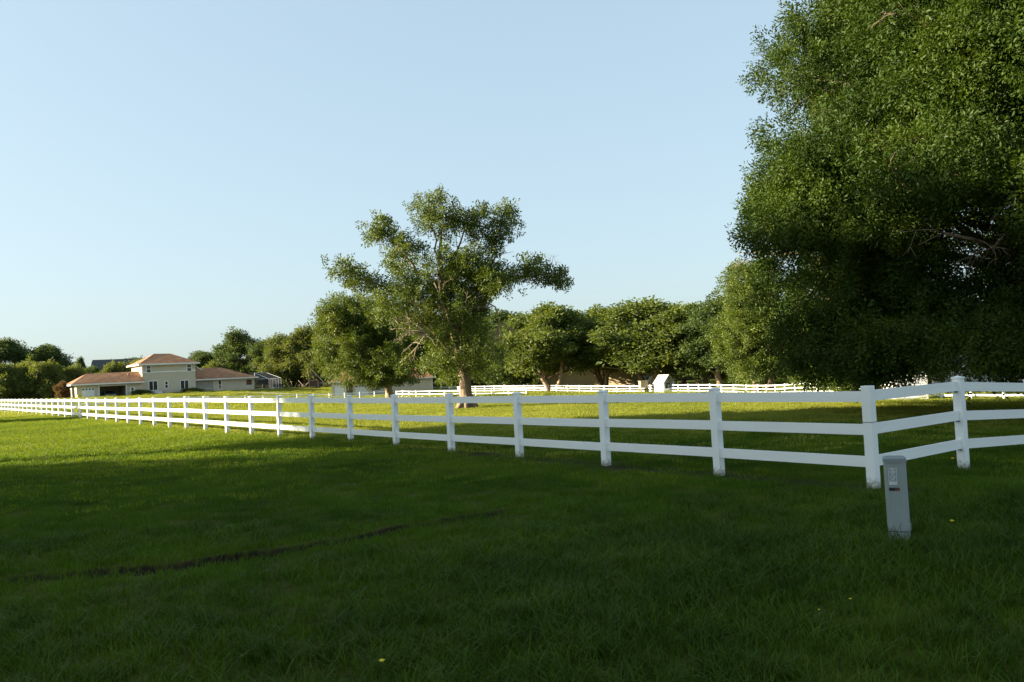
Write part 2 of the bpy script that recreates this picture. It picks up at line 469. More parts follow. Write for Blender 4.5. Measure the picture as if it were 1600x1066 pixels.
# dark wire tied round the corner post, small brackets under the rails of the short run
for o in fence_a.children:
    if o.name.startswith('post') and 'height' in o and abs(o.location.x) < .01 and abs(o.location.y) < .01:
        b = MB(); zc = .856; w = .0665
        c4 = [(-w, -w), (w, -w), (w, w), (-w, w), (-w, -w)]
        for (x0, y0), (x1, y1) in zip(c4[:-1], c4[1:]): b.bar((x0, y0, zc), (x1, y1, zc + .002), .005)
        b.build('wire', MAT['wire'], o)
b_br = MB(); b_br.box(-.012, .012, -.03, .03, -.012, 0)
for k in (1, 2):
    q = pb[k]
    for r_ in RAILS:
        e = q - FBD * .085
        b2 = put('bracket', b_br.mesh('bracket', MAT['dark']), fence_b, (e[0] - pb[0][0], e[1] - pb[0][1], tb[k] - 1.3 + r_ - .071 - fence_b.location.z), (0, 0, math.atan2(FBD[1], FBD[0])))

V = lambda *a: np.array(a, float)
fence('thin white fence crossing the paddock below the two-storey house', along([(-60.5, 94.2), (-46, 105), (-33, 114), (-19.2, 124.5)], 2.44), hs=.9)
fence('short white fence stepping downhill between the two paddock oaks', along([(-17.4, 120), (-13.5, 113), (-2, 106), (1.5, 104.2)], 2.44), hs=.9)
fence('far white fence bending round the back of the paddock before the oaks', along([(-15, 150), (17.6, 115), (26.5, 90), (28.6, 62), (32.4, 52), (41, 42)], 2.44), hs=.86)

# ------------------------------------------------------------------ leaves and blades to be scattered
def hidden_collection(name, meshes):
    c = bpy.data.collections.new(name)
    for k, me in enumerate(meshes):
        o = bpy.data.objects.new(name + '_piece', me); c.objects.link(o)
    return c

def scatter_group(name, coll):
    g = bpy.data.node_groups.new(name, 'GeometryNodeTree')
    g.interface.new_socket('Geometry', in_out='INPUT', socket_type='NodeSocketGeometry')
    g.interface.new_socket('Geometry', in_out='OUTPUT', socket_type='NodeSocketGeometry')
    n, l = g.nodes, g.links
    gi, go = n.new('NodeGroupInput'), n.new('NodeGroupOutput')
    ci = n.new('GeometryNodeCollectionInfo'); ci.inputs['Collection'].default_value = coll
    ci.inputs['Separate Children'].default_value = True; ci.inputs['Reset Children'].default_value = True
    ip = n.new('GeometryNodeInstanceOnPoints'); ip.inputs['Pick Instance'].default_value = True
    a = n.new('GeometryNodeInputNamedAttribute'); a.data_type = 'FLOAT_VECTOR'; a.inputs['Name'].default_value = 'rot'
    b = n.new('GeometryNodeInputNamedAttribute'); b.data_type = 'FLOAT'; b.inputs['Name'].default_value = 'sc'
    l.new(gi.outputs[0], ip.inputs['Points']); l.new(ci.outputs[0], ip.inputs['Instance'])
    l.new(a.outputs['Attribute'], ip.inputs['Rotation']); l.new(b.outputs['Attribute'], ip.inputs['Scale'])
    l.new(ip.outputs[0], go.inputs[0])
    return g

def scatter_mesh(name, P, rot, sc):
    me = bpy.data.meshes.new(name)
    me.vertices.add(len(P)); me.vertices.foreach_set('co', np.asarray(P, np.float32).ravel())
    a = me.attributes.new('rot', 'FLOAT_VECTOR', 'POINT'); a.data.foreach_set('vector', np.asarray(rot, np.float32).ravel())
    a = me.attributes.new('sc', 'FLOAT', 'POINT'); a.data.foreach_set('value', np.asarray(sc, np.float32).ravel())
    me.update()
    return me

def scatter(name, me, group, parent=None):
    o = put(name, me, parent)
    mo = o.modifiers.new('scatter', 'NODES'); mo.node_group = group
    o['kind'] = 'stuff'
    return o

def twig_mesh(name, seed, mat, L=.55, nl=26, ll=.10, lw=.042, spread=.9, stem=None):
    """one leafy twig along +X: a thin stem and folded pointed leaves"""
    r = random.Random(seed); b = MB()
    side = [Vector((0, 0, 0)), Vector((L * .5, r.uniform(-.05, .05), r.uniform(-.03, .05))), Vector((L, r.uniform(-.1, .1), r.uniform(-.08, .04)))]
    def at(t):
        return side[0].lerp(side[1], t * 2) if t < .5 else side[1].lerp(side[2], t * 2 - 1)
    for i in range(nl):
        t = .12 + .88 * (i + r.random()) / nl
        p = at(t); ph = i * 2.4 + r.uniform(-.5, .5)
        rad = Vector((0, math.cos(ph), math.sin(ph)))
        off = rad * r.uniform(.01, spread * L * .28)
        d = (Vector((1, 0, 0)) * r.uniform(.2, 1.1) + rad * r.uniform(.5, 1.1) + Vector((0, 0, r.uniform(-.5, .25)))).normalized()
        n = (Vector((0, 0, 1)) * r.uniform(.3, 1) + Vector((r.uniform(-1, 1), r.uniform(-1, 1), r.uniform(-.6, .6)))); n = (n - d * n.dot(d)).normalized()
        s = d.cross(n)
        q = p + off; l_ = ll * r.uniform(.7, 1.2); w_ = lw * r.uniform(.8, 1.2)
        tip = q + d * l_; mid = q + d * l_ * .48
        a = mid + s * w_ * .5 + n * w_ * .16; c = mid - s * w_ * .5 + n * w_ * .16
        k = len(b.v); b.v += [tuple(q), tuple(a), tuple(tip), tuple(c)]; b.f += [(k, k + 1, k + 2), (k, k + 2, k + 3)]
    me = b.mesh(name, mat)
    return me

def clump_mesh(name, seed, mat, rad=.75, nl=44, ll=.30, lw=.17):
    r = random.Random(seed); b = MB()
    for i in range(nl):
        d0 = Vector((r.gauss(0, 1), r.gauss(0, 1), r.gauss(0, 1))).normalized()
        q = d0 * rad * r.uniform(.25, 1.0); q.z *= .75
        d = (d0 + Vector((r.uniform(-.8, .8), r.uniform(-.8, .8), r.uniform(-.9, .3)))).normalized()
        n = (Vector((0, 0, 1)) * .5 + Vector((r.uniform(-1, 1), r.uniform(-1, 1), r.uniform(-1, 1)))); n = (n - d * n.dot(d)).normalized()
        s = d.cross(n); l_ = ll * r.uniform(.6, 1.25); w_ = lw * r.uniform(.7, 1.2)
        mid = q + d * l_ * .5
        a = mid + s * w_ * .5 + n * w_ * .15; c = mid - s * w_ * .5 + n * w_ * .15
        k = len(b.v); b.v += [tuple(q), tuple(a), tuple(q + d * l_), tuple(c)]; b.f += [(k, k + 1, k + 2), (k, k + 2, k + 3)]
    return b.mesh(name, mat)

LEAF = {
    'near': leaf_mat('glossy_oak_leaf', [(0, (.012, .030, .004)), (.45, (.037, .068, .006)), (.8, (.068, .102, .009)), (1, (.12, .14, .02))], trans=.3, rough=.5, world_noise=.5, spec=.22),
    'mid': leaf_mat('oak_leaf', [(0, (.045, .075, .010)), (.5, (.090, .130, .014)), (.85, (.14, .17, .020)), (1, (.19, .19, .04))], trans=.32, rough=.52, world_noise=.6),
    'far': leaf_mat('haze_paled_oak_leaf', [(0, (.055, .085, .018)), (.5, (.100, .138, .026)), (1, (.155, .185, .040))], trans=.42, rough=.55, world_noise=.25),  # distance haze put into the leaf: lighter colour, more translucency
    'dark': leaf_mat('dark_oak_leaf', [(0, (.036, .066, .018)), (.5, (.070, .108, .025)), (1, (.11, .145, .035))], trans=.38, rough=.55, world_noise=.25),
    'olive': leaf_mat('olive_leaf', [(0, (.060, .086, .018)), (.5, (.106, .136, .028)), (1, (.165, .182, .042))], trans=.42, rough=.6, world_noise=.25),
    'red': leaf_mat('rusty_shrub_leaf', [(0, (.07, .035, .012)), (.5, (.13, .075, .022)), (1, (.16, .13, .03))], trans=.3, rough=.6),
}
GN = {
    'near': scatter_group('leaf_twigs_close', hidden_collection('leaf_twig_close', [twig_mesh('leaf_twig', s, LEAF['near'], .58, 25, .130, .052) for s in range(5)])),
    'mid': scatter_group('leaf_twigs_middle', hidden_collection('leaf_twig_middle', [twig_mesh('leaf_twig', 20 + s, LEAF['mid'], .60, 24, .15, .085, 1.1) for s in range(5)])),
}
for k_ in ('far', 'dark', 'olive', 'red'):
    GN[k_] = scatter_group('leaf_clumps_' + k_, hidden_collection('leaf_clump_' + k_, [clump_mesh('leaf_clump', 40 + s, LEAF[k_]) for s in range(4)]))

def unit(n):
    v = rng.normal(size=(n, 3)); return v / np.linalg.norm(v, axis=1)[:, None]

def crown_points(lobes, per_m2, size=1.0, inner=.45, droop=.1, stray=.06, wild=.75):
    """twig positions through the outer volume of uneven lobes (cx, cy, cz, rx, ry, rz)"""
    P, D, S = [], [], []
    for (cx, cy, cz, rx, ry, rz) in lobes:
        area = 4 * math.pi * ((rx * ry + rx * rz + ry * rz) / 3)
        n = max(3, int(area * per_m2))
        d = unit(n)
        ph = rng.uniform(0, 6, 3)
        bump = 1 + .16 * np.sin(d[:, 0] * 4.1 + ph[0]) * np.sin(d[:, 1] * 4.7 + ph[1]) + .12 * np.sin(d[:, 2] * 6 + ph[2])
        rad = (1 - inner * rng.random(n) ** 1.6) * bump
        rad = np.where(rng.random(n) < stray, rad * rng.uniform(1.05, 1.28, n), rad)
        P.append(np.array([cx, cy, cz]) + d * rad[:, None] * np.array([rx, ry, rz]))
        v = d + unit(n) * wild + np.array([0, 0, -droop]); D.append(v / np.linalg.norm(v, axis=1)[:, None])
        S.append(rng.uniform(.75, 1.2, n) * size)
    P, D, S = np.concatenate(P), np.concatenate(D), np.concatenate(S)
    rot = np.stack([rng.uniform(-1.2, 1.2, len(P)), -np.arcsin(np.clip(D[:, 2], -1, 1)), np.arctan2(D[:, 1], D[:, 0])], 1)
    return P, rot, S

def ragged(lobes, each, lo, hi, r_):
    """small sprays standing out from the clumps, so that the outline breaks up"""
    out = list(lobes)
    for (cx, cy, cz, rx, ry, rz) in lobes:
        for _ in range(each):
            a = r_.uniform(0, 2 * math.pi); e = r_.uniform(-.5, 1.2); q = r_.uniform(lo, hi); k = r_.uniform(1.0, 1.4)
            out.append((cx + rx * k * math.cos(a) * math.cos(e), cy + ry * k * math.sin(a) * math.cos(e), cz + rz * k * math.sin(e), q * r_.uniform(.8, 1.7), q, q * r_.uniform(.5, 1)))
    return out

def limb_path(a, b, sag, r_, k=6, wob=.12):
    a, b = Vector(a), Vector(b); L = (b - a).length; out = []
    for i in range(k + 1):
        t = i / k
        p = a.lerp(b, t); p.z += sag * L * math.sin(t * math.pi) * .5
        if 0 < i < k: p += Vector((r_.uniform(-1, 1), r_.uniform(-1, 1), r_.uniform(-.6, .6))) * L * wob * .35
        out.append(p)
    return out

def taper(r0, r1, k): return [r0 + (r1 - r0) * (i / k) ** .8 for i in range(k + 1)]

def add_twiglets(b, p, d, n, L, r_, rad=.012):
    """bare forking twigs"""
    for _ in range(n):
        v = (Vector(d) + Vector((r_.uniform(-1, 1), r_.uniform(-1, 1), r_.uniform(-1, 1))) * .9).normalized()
        q = Vector(p); pts = [q]
        for i in range(3):
            v = (v + Vector((r_.uniform(-1, 1), r_.uniform(-1, 1), r_.uniform(-1, .6))) * .35).normalized()
            q = q + v * L / 3 * r_.uniform(.7, 1.2); pts.append(q)
        b.tube(pts, [rad, rad * .8, rad * .55, rad * .3], 4)
        if L > .5 and r_.random() < .8: add_twiglets(b, pts[2], v, 2, L * .55, r_, rad * .6)

# ---- the oak in the middle of the paddock
MAIN = [(-0.96, 11.01, 0.43, 0.4), (-1.89, 10.52, 0.83, 0.5), (-1.19, 9.75, 1.32, 0.83), (-0.11, 10.13, 0.73, 0.53), (1.55, 9.87, 1.16, 0.66), (2.63, 10.05, 0.79, 0.66), (2.35, 9.09, 0.73, 0.73), (1.58, 8.46, 0.86, 0.73), (0.46, 9.33, 0.93, 0.79), (-3.93, 9.65, 0.83, 0.6), (-4.55, 9.35, 0.4, 0.3), (-3.49, 9.02, 0.83, 0.6), (-2.92, 8.42, 0.83, 0.6), (-3.31, 7.88, 0.4, 0.46), (-2.32, 8.33, 0.79, 0.66), (-6.22, 7.66, 0.56, 0.43), (-5.8, 7.37, 0.73, 0.5), (-5.25, 6.87, 0.83, 0.46), (-4.42, 6.93, 0.73, 0.46), (-3.98, 6.31, 0.83, 0.53), (-2.93, 6.75, 0.93, 0.73), (-1.32, 6.9, 1.06, 0.93), (-0.22, 7.68, 1.06, 0.93), (0.93, 7.49, 1.06, 0.86), (1.88, 7.04, 0.83, 0.79), (0.33, 6.65, 0.99, 0.86), (1.47, 6.29, 0.99, 0.73), (3.04, 6.98, 0.73, 0.43), (3.79, 7.28, 0.83, 0.33), (3.92, 6.64, 0.73, 0.26), (4.85, 6.69, 0.7, 0.43), (5.24, 6.47, 0.33, 0.3), (-2.33, 6.05, 0.99, 0.86), (-0.9, 5.98, 0.99, 0.86), (0.28, 5.69, 0.93, 0.86), (-3.56, 5.38, 0.99, 0.79), (-1.42, 4.81, 1.16, 0.93), (-0.26, 4.82, 1.06, 0.86), (0.95, 5.15, 0.66, 0.6), (-2.6, 4.57, 1.13, 0.93), (-0.81, 3.65, 1.13, 0.86), (0.58, 3.74, 0.86, 0.86), (-0.0, 2.61, 1.26, 0.66), (1.3, 2.88, 0.86, 0.86), (-1.53, 2.62, 0.99, 0.73), (0.92, 1.9, 0.7, 0.4), (-0.9, 1.83, 0.79, 0.4)]
r_ = random.Random(7)
mt = empty('oak_tree', (-2.49, 42.07, g1(-2.49, 42.07) - .02), 0, 'tall open-crowned oak with flared pale trunk in the middle of the paddock', 'tree', 'paddock oaks')
lobes = []
for (x, z, rx, rz) in MAIN:
    core = abs(x + .5) < 3.2
    if core and z < 6.2: dys, cut = (r_.uniform(-2.4, -.6), r_.uniform(-.3, .3), r_.uniform(.5, 2.6)), .14
    elif core and z < 8.2: dys, cut = (r_.uniform(-1.7, -.4), r_.uniform(-.3, .5), r_.uniform(.6, 1.8)), .12
    else: dys, cut = (r_.uniform(-.8, -.1), r_.uniform(.1, .8)), .14
    for dy in dys:
        s = r_.uniform(.75, 1.0) if core else 1
        ax_, ay_, az_ = max(.28, rx * s - cut), max(.3, (rx + rz) / 2 * s - cut * .6), max(.22, rz * s - cut)
        for j in range(3):                     # each clump is three ragged smaller ones
            t = r_.uniform(.42, .74)
            lobes.append((x + r_.uniform(-.6, .6) * ax_, dy + r_.uniform(-.5, .5) * ay_, z + r_.uniform(-.6, .6) * az_, ax_ * t, ay_ * t, max(.16, az_ * t)))
lobes = ragged(lobes, 1, .10, .24, r_)
P, rot, S = crown_points(lobes, 5.6, .84, .8, .15, .16, .95)
scatter('crown', scatter_mesh('crown', P, rot, S), GN['mid'], mt)
b = MB()
ring = []
b.tube([(0.02, 0, -.25), (0.02, 0, .02), (0.0, 0, .24), (-.02, 0, .7), (-.05, 0, 1.4), (-.12, .02, 2.2), (-.28, .05, 3.4), (-.55, .05, 4.6), (-.85, .0, 6.2), (-1.05, 0, 7.8), (-.9, .1, 9.4)],
       [.58, .48, .37, .31, .29, .31, .29, .25, .19, .12, .05], 14, .09, 3)
trunk = b.build('trunk', MAT['bark'], mt, True)
for k in range(7):     # root flare
    a = k * .9 + .2
    q = MB(); q.tube([(math.cos(a) * .22, math.sin(a) * .22, .75), (math.cos(a) * .42, math.sin(a) * .42, .22), (math.cos(a) * .72, math.sin(a) * .72, -.08)], [.10, .12, .05], 8, .1, k)
    q.build('root', MAT['bark'], trunk, True)
limbs = [((-.05, 0, 1.5), (1.2, .3, 6.2), .15), ((1.0, .25, 5.2), (2.3, .3, 9.6), .09), ((-.5, .05, 4.4), (-4.0, .2, 9.4), .13), ((-.8, 0, 5.8), (.4, -.3, 9.6), .1),
         ((-.4, 0, 4.0), (-5.9, .1, 7.4), .12), ((.8, .2, 5.4), (3.6, .2, 6.9), .10), ((3.3, .2, 6.75), (5.2, .1, 6.5), .05), ((-.1, 0, 2.0), (-2.2, -1.2, 4.7), .12),
         ((-.1, 0, 2.4), (-1.2, -2.0, 6.4), .11), ((-.2, 0, 2.8), (1.3, 1.8, 6.6), .11), ((-.25, 0, 3.0), (.3, -2.0, 5.4), .10), ((-1, 0, 7.2), (-1.6, 0, 10.6), .07), ((0, 0, 1.7), (1.4, -.6, 3.4), .09), ((-.1, 0, 2.2), (-3.3, .8, 5.6), .1)]
for k, (a, e, rad) in enumerate(limbs):
    q = MB(); pts = limb_path(a, e, .12, r_, 7, .10); q.tube(pts, taper(rad, rad * .25, 7), 8, .08, k)
    for t in (4, 6): add_twiglets(q, pts[t], pts[t] - pts[t - 2], 3, 1.2, r_, .022)
    q.build('branch', MAT['bark'], mt, True)
q = MB(); add_twiglets(q, (-1.6, -2.7, 3.9), (-.8, -.3, .1), 9, 1.5, r_, .028); o = q.build('dead_branch', MAT['dead'], mt, True); o['label'] = 'bare tan tangle of dead twigs'
q = MB(); q.tube([(1.3, -1.0, 5.4), (1.75, -1.2, 5.1), (1.9, -1.25, 4.3)], [.05, .04, .03], 6); add_twiglets(q, (1.9, -1.25, 4.35), (0, 0, -1), 14, .95, r_, .02)
o = q.build('dead_branch', MAT['dead'], mt, True); o['label'] = 'broken dead branch hanging straight down'

# ---- the lower oak left of it
T2 = [(-2.99, 8.78, 2.07, 1.3), (-4.7, 7.5, 1.42, 1.48), (-2.39, 7.38, 2.07, 1.48), (-0.24, 7.81, 1.77, 1.42), (-3.12, 5.7, 2.36, 1.89), (-0.84, 5.11, 2.36, 2.01), (1.76, 3.8, 2.12, 2.01), (0.34, 2.59, 2.5, 1.1), (-4.72, 4.12, 1.42, 1.65), (-2.7, 3.14, 2.01, 1.42), (2.73, 5.52, 1.77, 1.77)]
t2 = empty('oak_tree', (-11.57, 75, g1(-11.57, 75) - .05), 0, 'lower bushy oak on a short dark trunk left of the tall paddock oak', 'tree', 'paddock oaks')
lobes = []
for (x, z, rx, rz) in T2:
    for j in range(7):
        q_ = r_.uniform(.3, .55); lobes.append((x + r_.uniform(-.75, .75) * rx, r_.uniform(-2.6, 2.6), z + r_.uniform(-.6, .6) * rz, rx * q_, rx * q_ * 1.1, rz * q_))
lobes = ragged(lobes, 2, .2, .5, r_)
P, rot, S = crown_points(lobes, 5.0, 1.2, .55)
scatter('crown', scatter_mesh('crown', P, rot, S), GN['mid'], t2)
b = MB(); b.tube([(.1, 0, -.3), (.08, 0, .2), (0, 0, 1.0), (-.2, 0, 2.2), (-.7, 0, 4.2), (-1.2, 0, 6.5)], [.5, .42, .34, .28, .2, .07], 10, .08, 5); b.build('trunk', MAT['bark_far'], t2, True)
for k, e in enumerate([(1.8, .5, 4), (-3, -.5, 6), (.2, 1, 7.3), (-3.4, .8, 3.6), (1.4, -1.2, 2.8)]):
    q = MB(); q.tube(limb_path((-.05, 0, 1.4 + k * .25), e, .1, r_, 6), taper(.15, .04, 6), 7, .08, k); q.build('branch', MAT['bark_far'], t2, True)

# ---- the great oak at the right: trunk beyond the picture's edge
AX, AY = 18.9, 27.0
PROF = [(.9, 9.0), (1.6, 9.5), (2.6, 10.0), (3.7, 10.4), (4.6, 10.6), (5.5, 10.7), (7, 10.6), (8.1, 10.1), (9.5, 9.5), (10.8, 9.3), (11.9, 9.3), (13, 9.4), (13.7, 8.9), (15, 7.2), (16.4, 4.2), (17.2, 2)]
bt = empty('oak_tree', (AX, AY, g1(AX, AY) - .05), 0, 'huge dense oak filling the upper right with foliage sweeping nearly to the ground', 'tree', 'paddock oaks')
bz = bt.location.z
r_ = random.Random(21)
lobes = []
pz, pr = zip(*PROF)
def prof(z): return float(np.interp(z, pz, pr))
for k in range(500):
    z = r_.choice((r_.uniform(2.3, 13.5), r_.uniform(2.3, 13.5), r_.uniform(2.3, 13.5), r_.uniform(12, 17)))
    a = r_.uniform(0, 2 * math.pi)
    lr = .55 + 1.5 * r_.random() ** 1.5
    R_ = prof(z) - lr * .75 - (r_.random() ** 2) * 3.0
    R_ += .4 * math.sin(a * 5 + z * .6) + r_.uniform(-.5, .55)
    if z < 3.2 and r_.random() < .3: continue
    if k % 4 == 0: R_ *= .66; lr *= 1.2          # inner shell
    p = (R_ * math.cos(a), R_ * math.sin(a), z - bz)
    vis = (p[0] < 3 and p[1] < 4)
    if not vis and r_.random() < .7: continue
    e_ = r_.uniform(.8, 1.35); lobes.append((p[0], p[1], p[2], lr * e_, lr * 1.9 / (e_ + .7), lr * r_.uniform(.5, .85)))
lobes = ragged(lobes, 1, .22, .5, r_)
P, rot, S = crown_points(lobes, 12.0, 1.0, .45, .2, .06, .7)
# drooping skirt of sprays along the lower edge
sk = []
for k in range(60):
    a = r_.uniform(math.pi * .55, math.pi * 1.75); R_ = r_.uniform(6.5, 9.4)
    x, y = R_ * math.cos(a), R_ * math.sin(a)
    z0 = r_.uniform(1.25, 2.2) + .35 * math.sin(a * 7)
    sk.append((x, y, z0 - bz, r_.uniform(.5, .9), r_.uniform(.5, .9), r_.uniform(.35, .6)))
for k in range(26):
    a = r_.uniform(math.pi * .98, math.pi * 1.3); R_ = r_.uniform(5.0, 9.0)
    sk.append((R_ * math.cos(a), R_ * math.sin(a), r_.uniform(1.5, 2.5) - bz, r_.uniform(.6, 1.0), r_.uniform(.6, 1.0), r_.uniform(.4, .7)))
P2, rot2, S2 = crown_points(sk, 9, 1.0, .6, .5)
P, rot, S = np.concatenate([P, P2]), np.concatenate([rot, rot2]), np.concatenate([S, S2])
scatter('crown', scatter_mesh('crown', P, rot, S), GN['near'], bt)
b = MB(); b.tube([(0, 0, -.3), (0, 0, .2), (.05, 0, 1), (-.1, 0, 2.4), (-.2, .1, 4.5), (-.4, 0, 8), (-.3, 0, 12), (0, 0, 15.5)], [1.0, .8, .62, .55, .48, .34, .2, .05], 14, .08, 9); b.build('trunk', MAT['bark'], bt, True)
for k in range(34):
    z = r_.uniform(2.0, 9); a = r_.uniform(0, 2 * math.pi)
    if k < 24: a = r_.uniform(math.pi * .75, math.pi * 1.7)
    ez = z + r_.uniform(.5, 4.5); R_ = prof(ez) * r_.uniform(.75, .93)
    pts = limb_path((-.2, 0, z), (R_ * math.cos(a), R_ * math.sin(a), ez - bz), .06, r_, 8, .09)
    q = MB(); q.tube(pts, taper(.19, .035, 8), 7, .07, k)
    for t in (5, 6, 7, 8): add_twiglets(q, pts[t], pts[t] - pts[t - 2], 2, 1.3, r_, .018)
    q.build('branch', MAT['bark'], bt, True)

# ------------------------------------------------------------------ grass (uncountable: one object per kind)
def blade(b, r, x, y, h, w, bend, seg=3):
    a = r.uniform(0, 2 * math.pi); dx, dy = math.cos(a), math.sin(a); fa = a + math.pi / 2 + r.uniform(-.6, .6)
    sx, sy = math.cos(fa) * w / 2, math.sin(fa) * w / 2
    k = len(b.v)
    for i in range(seg):
        t = i / seg; o = bend * h * t * t; z = h * (t - .25 * bend * t * t); q = 1 - .55 * t
        b.v += [(x + dx * o - sx * q, y + dy * o - sy * q, z), (x + dx * o + sx * q, y + dy * o + sy * q, z)]
    b.v.append((x + dx * bend * h, y + dy * bend * h, h * (1 - .25 * bend)))
    for i in range(seg - 1): b.f.append((k + 2 * i, k + 2 * i + 1, k + 2 * i + 3, k + 2 * i + 2))
    b.f.append((k + 2 * seg - 2, k + 2 * seg - 1, k + 2 * seg))

def tuft(name, seed, mat, n, rad, h0, h1, w, bend, seg=3):
    r = random.Random(seed); b = MB()
    for _ in range(n):
        q = rad * math.sqrt(r.random()); a = r.uniform(0, 6.283)
        blade(b, r, q * math.cos(a), q * math.sin(a), r.uniform(h0, h1), w * r.uniform(.7, 1.2), r.uniform(.1, bend), seg)
    return b.mesh(name, mat)

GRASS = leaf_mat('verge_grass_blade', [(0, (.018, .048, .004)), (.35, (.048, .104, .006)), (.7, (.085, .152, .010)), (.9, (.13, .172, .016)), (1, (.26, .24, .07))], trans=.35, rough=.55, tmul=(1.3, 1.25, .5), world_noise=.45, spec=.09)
FIELD = leaf_mat('sunlit_verge_grass_blade', [(0, (.078, .125, .009)), (.4, (.122, .175, .011)), (.75, (.170, .218, .015)), (1, (.24, .25, .04))], trans=.45, rough=.5, tmul=(1.25, 1.2, .45), world_noise=.2, spec=.15)  # sunlit look put into the colour: lighter and yellower than the near verge
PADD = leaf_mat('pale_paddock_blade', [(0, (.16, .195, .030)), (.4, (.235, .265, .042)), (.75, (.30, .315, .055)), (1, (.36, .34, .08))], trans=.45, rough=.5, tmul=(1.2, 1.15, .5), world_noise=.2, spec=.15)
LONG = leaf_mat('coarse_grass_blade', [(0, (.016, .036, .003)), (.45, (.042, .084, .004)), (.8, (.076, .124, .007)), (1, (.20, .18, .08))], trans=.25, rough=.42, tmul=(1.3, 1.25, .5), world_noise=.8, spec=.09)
GN['lawn'] = scatter_group('lawn_tufts', hidden_collection('lawn_tuft', [tuft('lawn_tuft', 60 + s, GRASS, 46, .17, .035, .085, .0055, .9) for s in range(4)]))
GN['long'] = scatter_group('long_tufts', hidden_collection('long_tuft', [tuft('long_tuft', 70 + s, LONG, 26, .12, .08, .21, .0062, 1.3, 4) for s in range(4)]))
GN['field'] = scatter_group('field_tufts', hidden_collection('field_tuft', [tuft('field_tuft', 80 + s, FIELD, 130, .5, .035, .075, .013, .8, 2) for s in range(4)]))

def fan(n, y0, y1, margin=.12):
    """points over the ground in front of the camera between two distances, evenly per square metre"""
    y = np.sqrt(rng.uniform(y0 ** 2, y1 ** 2, n)); k = .64 + margin
    return rng.uniform(-1, 1, n) * (k * y + 1.5), y

def grass(name, label, n, y0, y1, group, s0, s1, keep=None):
    x, y = fan(n, y0, y1)
    m_ = np.ones(n, bool)
    near = (x > -6.5) & (x < .6) & (y > 7) & (y < 11)
    m_[near] &= ~(rut_bare(x[near], y[near]) & (rng.random(near.sum()) < .93))
    fd = np.abs((x - FA0[0]) * FAD[1] - (y - FA0[1]) * FAD[0]); ft = (x - FA0[0]) * FAD[0] + (y - FA0[1]) * FAD[1]
    m_ &= ~((fd < .34) & (ft > -.5) & (ft < 12) & (rng.random(n) < .72))
    pr_ = np.hypot(x - 3.535, y - 7.70)
    m_ &= ~((pr_ < .17) | ((pr_ < .36) & (y < 7.75) & (rng.random(n) < .8)))
    if keep is not None: m_ &= keep(x, y)
    x, y = x[m_], y[m_]; z = gz(x, y) - .004
    rot = np.stack([rng.normal(0, .1, len(x)), rng.normal(0, .1, len(x)), rng.uniform(0, 6.283, len(x))], 1)
    o = scatter(name, scatter_mesh(name, np.stack([x, y, z], 1), rot, rng.uniform(s0, s1, len(x))), GN[group])
    return tag(o, label, 'grass', kind='stuff')

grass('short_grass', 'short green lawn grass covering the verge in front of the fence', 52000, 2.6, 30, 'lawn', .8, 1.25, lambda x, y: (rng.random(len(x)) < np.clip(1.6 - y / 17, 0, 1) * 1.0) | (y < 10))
def longkeep(x, y):
    v = np.sin(x * 1.7 + .6) + np.sin(y * 1.9 + x * .6) + np.sin(x * .7 - y * 1.1 + 2)
    return (rng.random(len(x)) < np.clip(.78 + .3 * v, .25, 1) * np.clip(1.35 - (y - 4) / 5.0, .03, 1) * np.clip(.62 + x * .16, .3, 1))
def longkeep2(x, y):
    d = rut_dist(x, y, True)
    return longkeep(x, y) & ~((d > -.75) & (d < .12) & (rut_width(x) > .1))
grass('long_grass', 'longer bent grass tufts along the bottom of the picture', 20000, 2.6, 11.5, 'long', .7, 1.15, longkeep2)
inside = lambda x, y: ((x - FA0[0]) * FAD[1] - (y - FA0[1]) * FAD[0] > 0) & ((x - FA0[0]) * FBD[1] - (y - FA0[1]) * FBD[0] < 0)
grass('field_grass', 'yellow-green mown grass on the sunlit verge along the long fence', 32000, 11, 62, 'field', .75, 1.2, lambda x, y: (rng.random(len(x)) < np.clip((y - 11) / 14, 0, 1)) & (~inside(x, y) | (y < 24) & (rng.random(len(x)) < .5)))
GN['padd'] = scatter_group('paddock_tufts', hidden_collection('paddock_tuft', [tuft('paddock_tuft', 95 + s, PADD, 130, .5, .035, .075, .013, .8, 2) for s in range(4)]))
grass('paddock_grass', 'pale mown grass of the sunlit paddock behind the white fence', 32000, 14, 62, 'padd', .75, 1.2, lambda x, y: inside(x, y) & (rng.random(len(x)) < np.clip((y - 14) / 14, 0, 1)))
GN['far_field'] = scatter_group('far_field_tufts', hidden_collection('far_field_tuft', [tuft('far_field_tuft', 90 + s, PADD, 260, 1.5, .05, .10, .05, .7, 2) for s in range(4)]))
grass('far_grass', 'sunlit mown grass of the far paddock and house lawn', 14000, 58, 175, 'far_field', .8, 1.2)

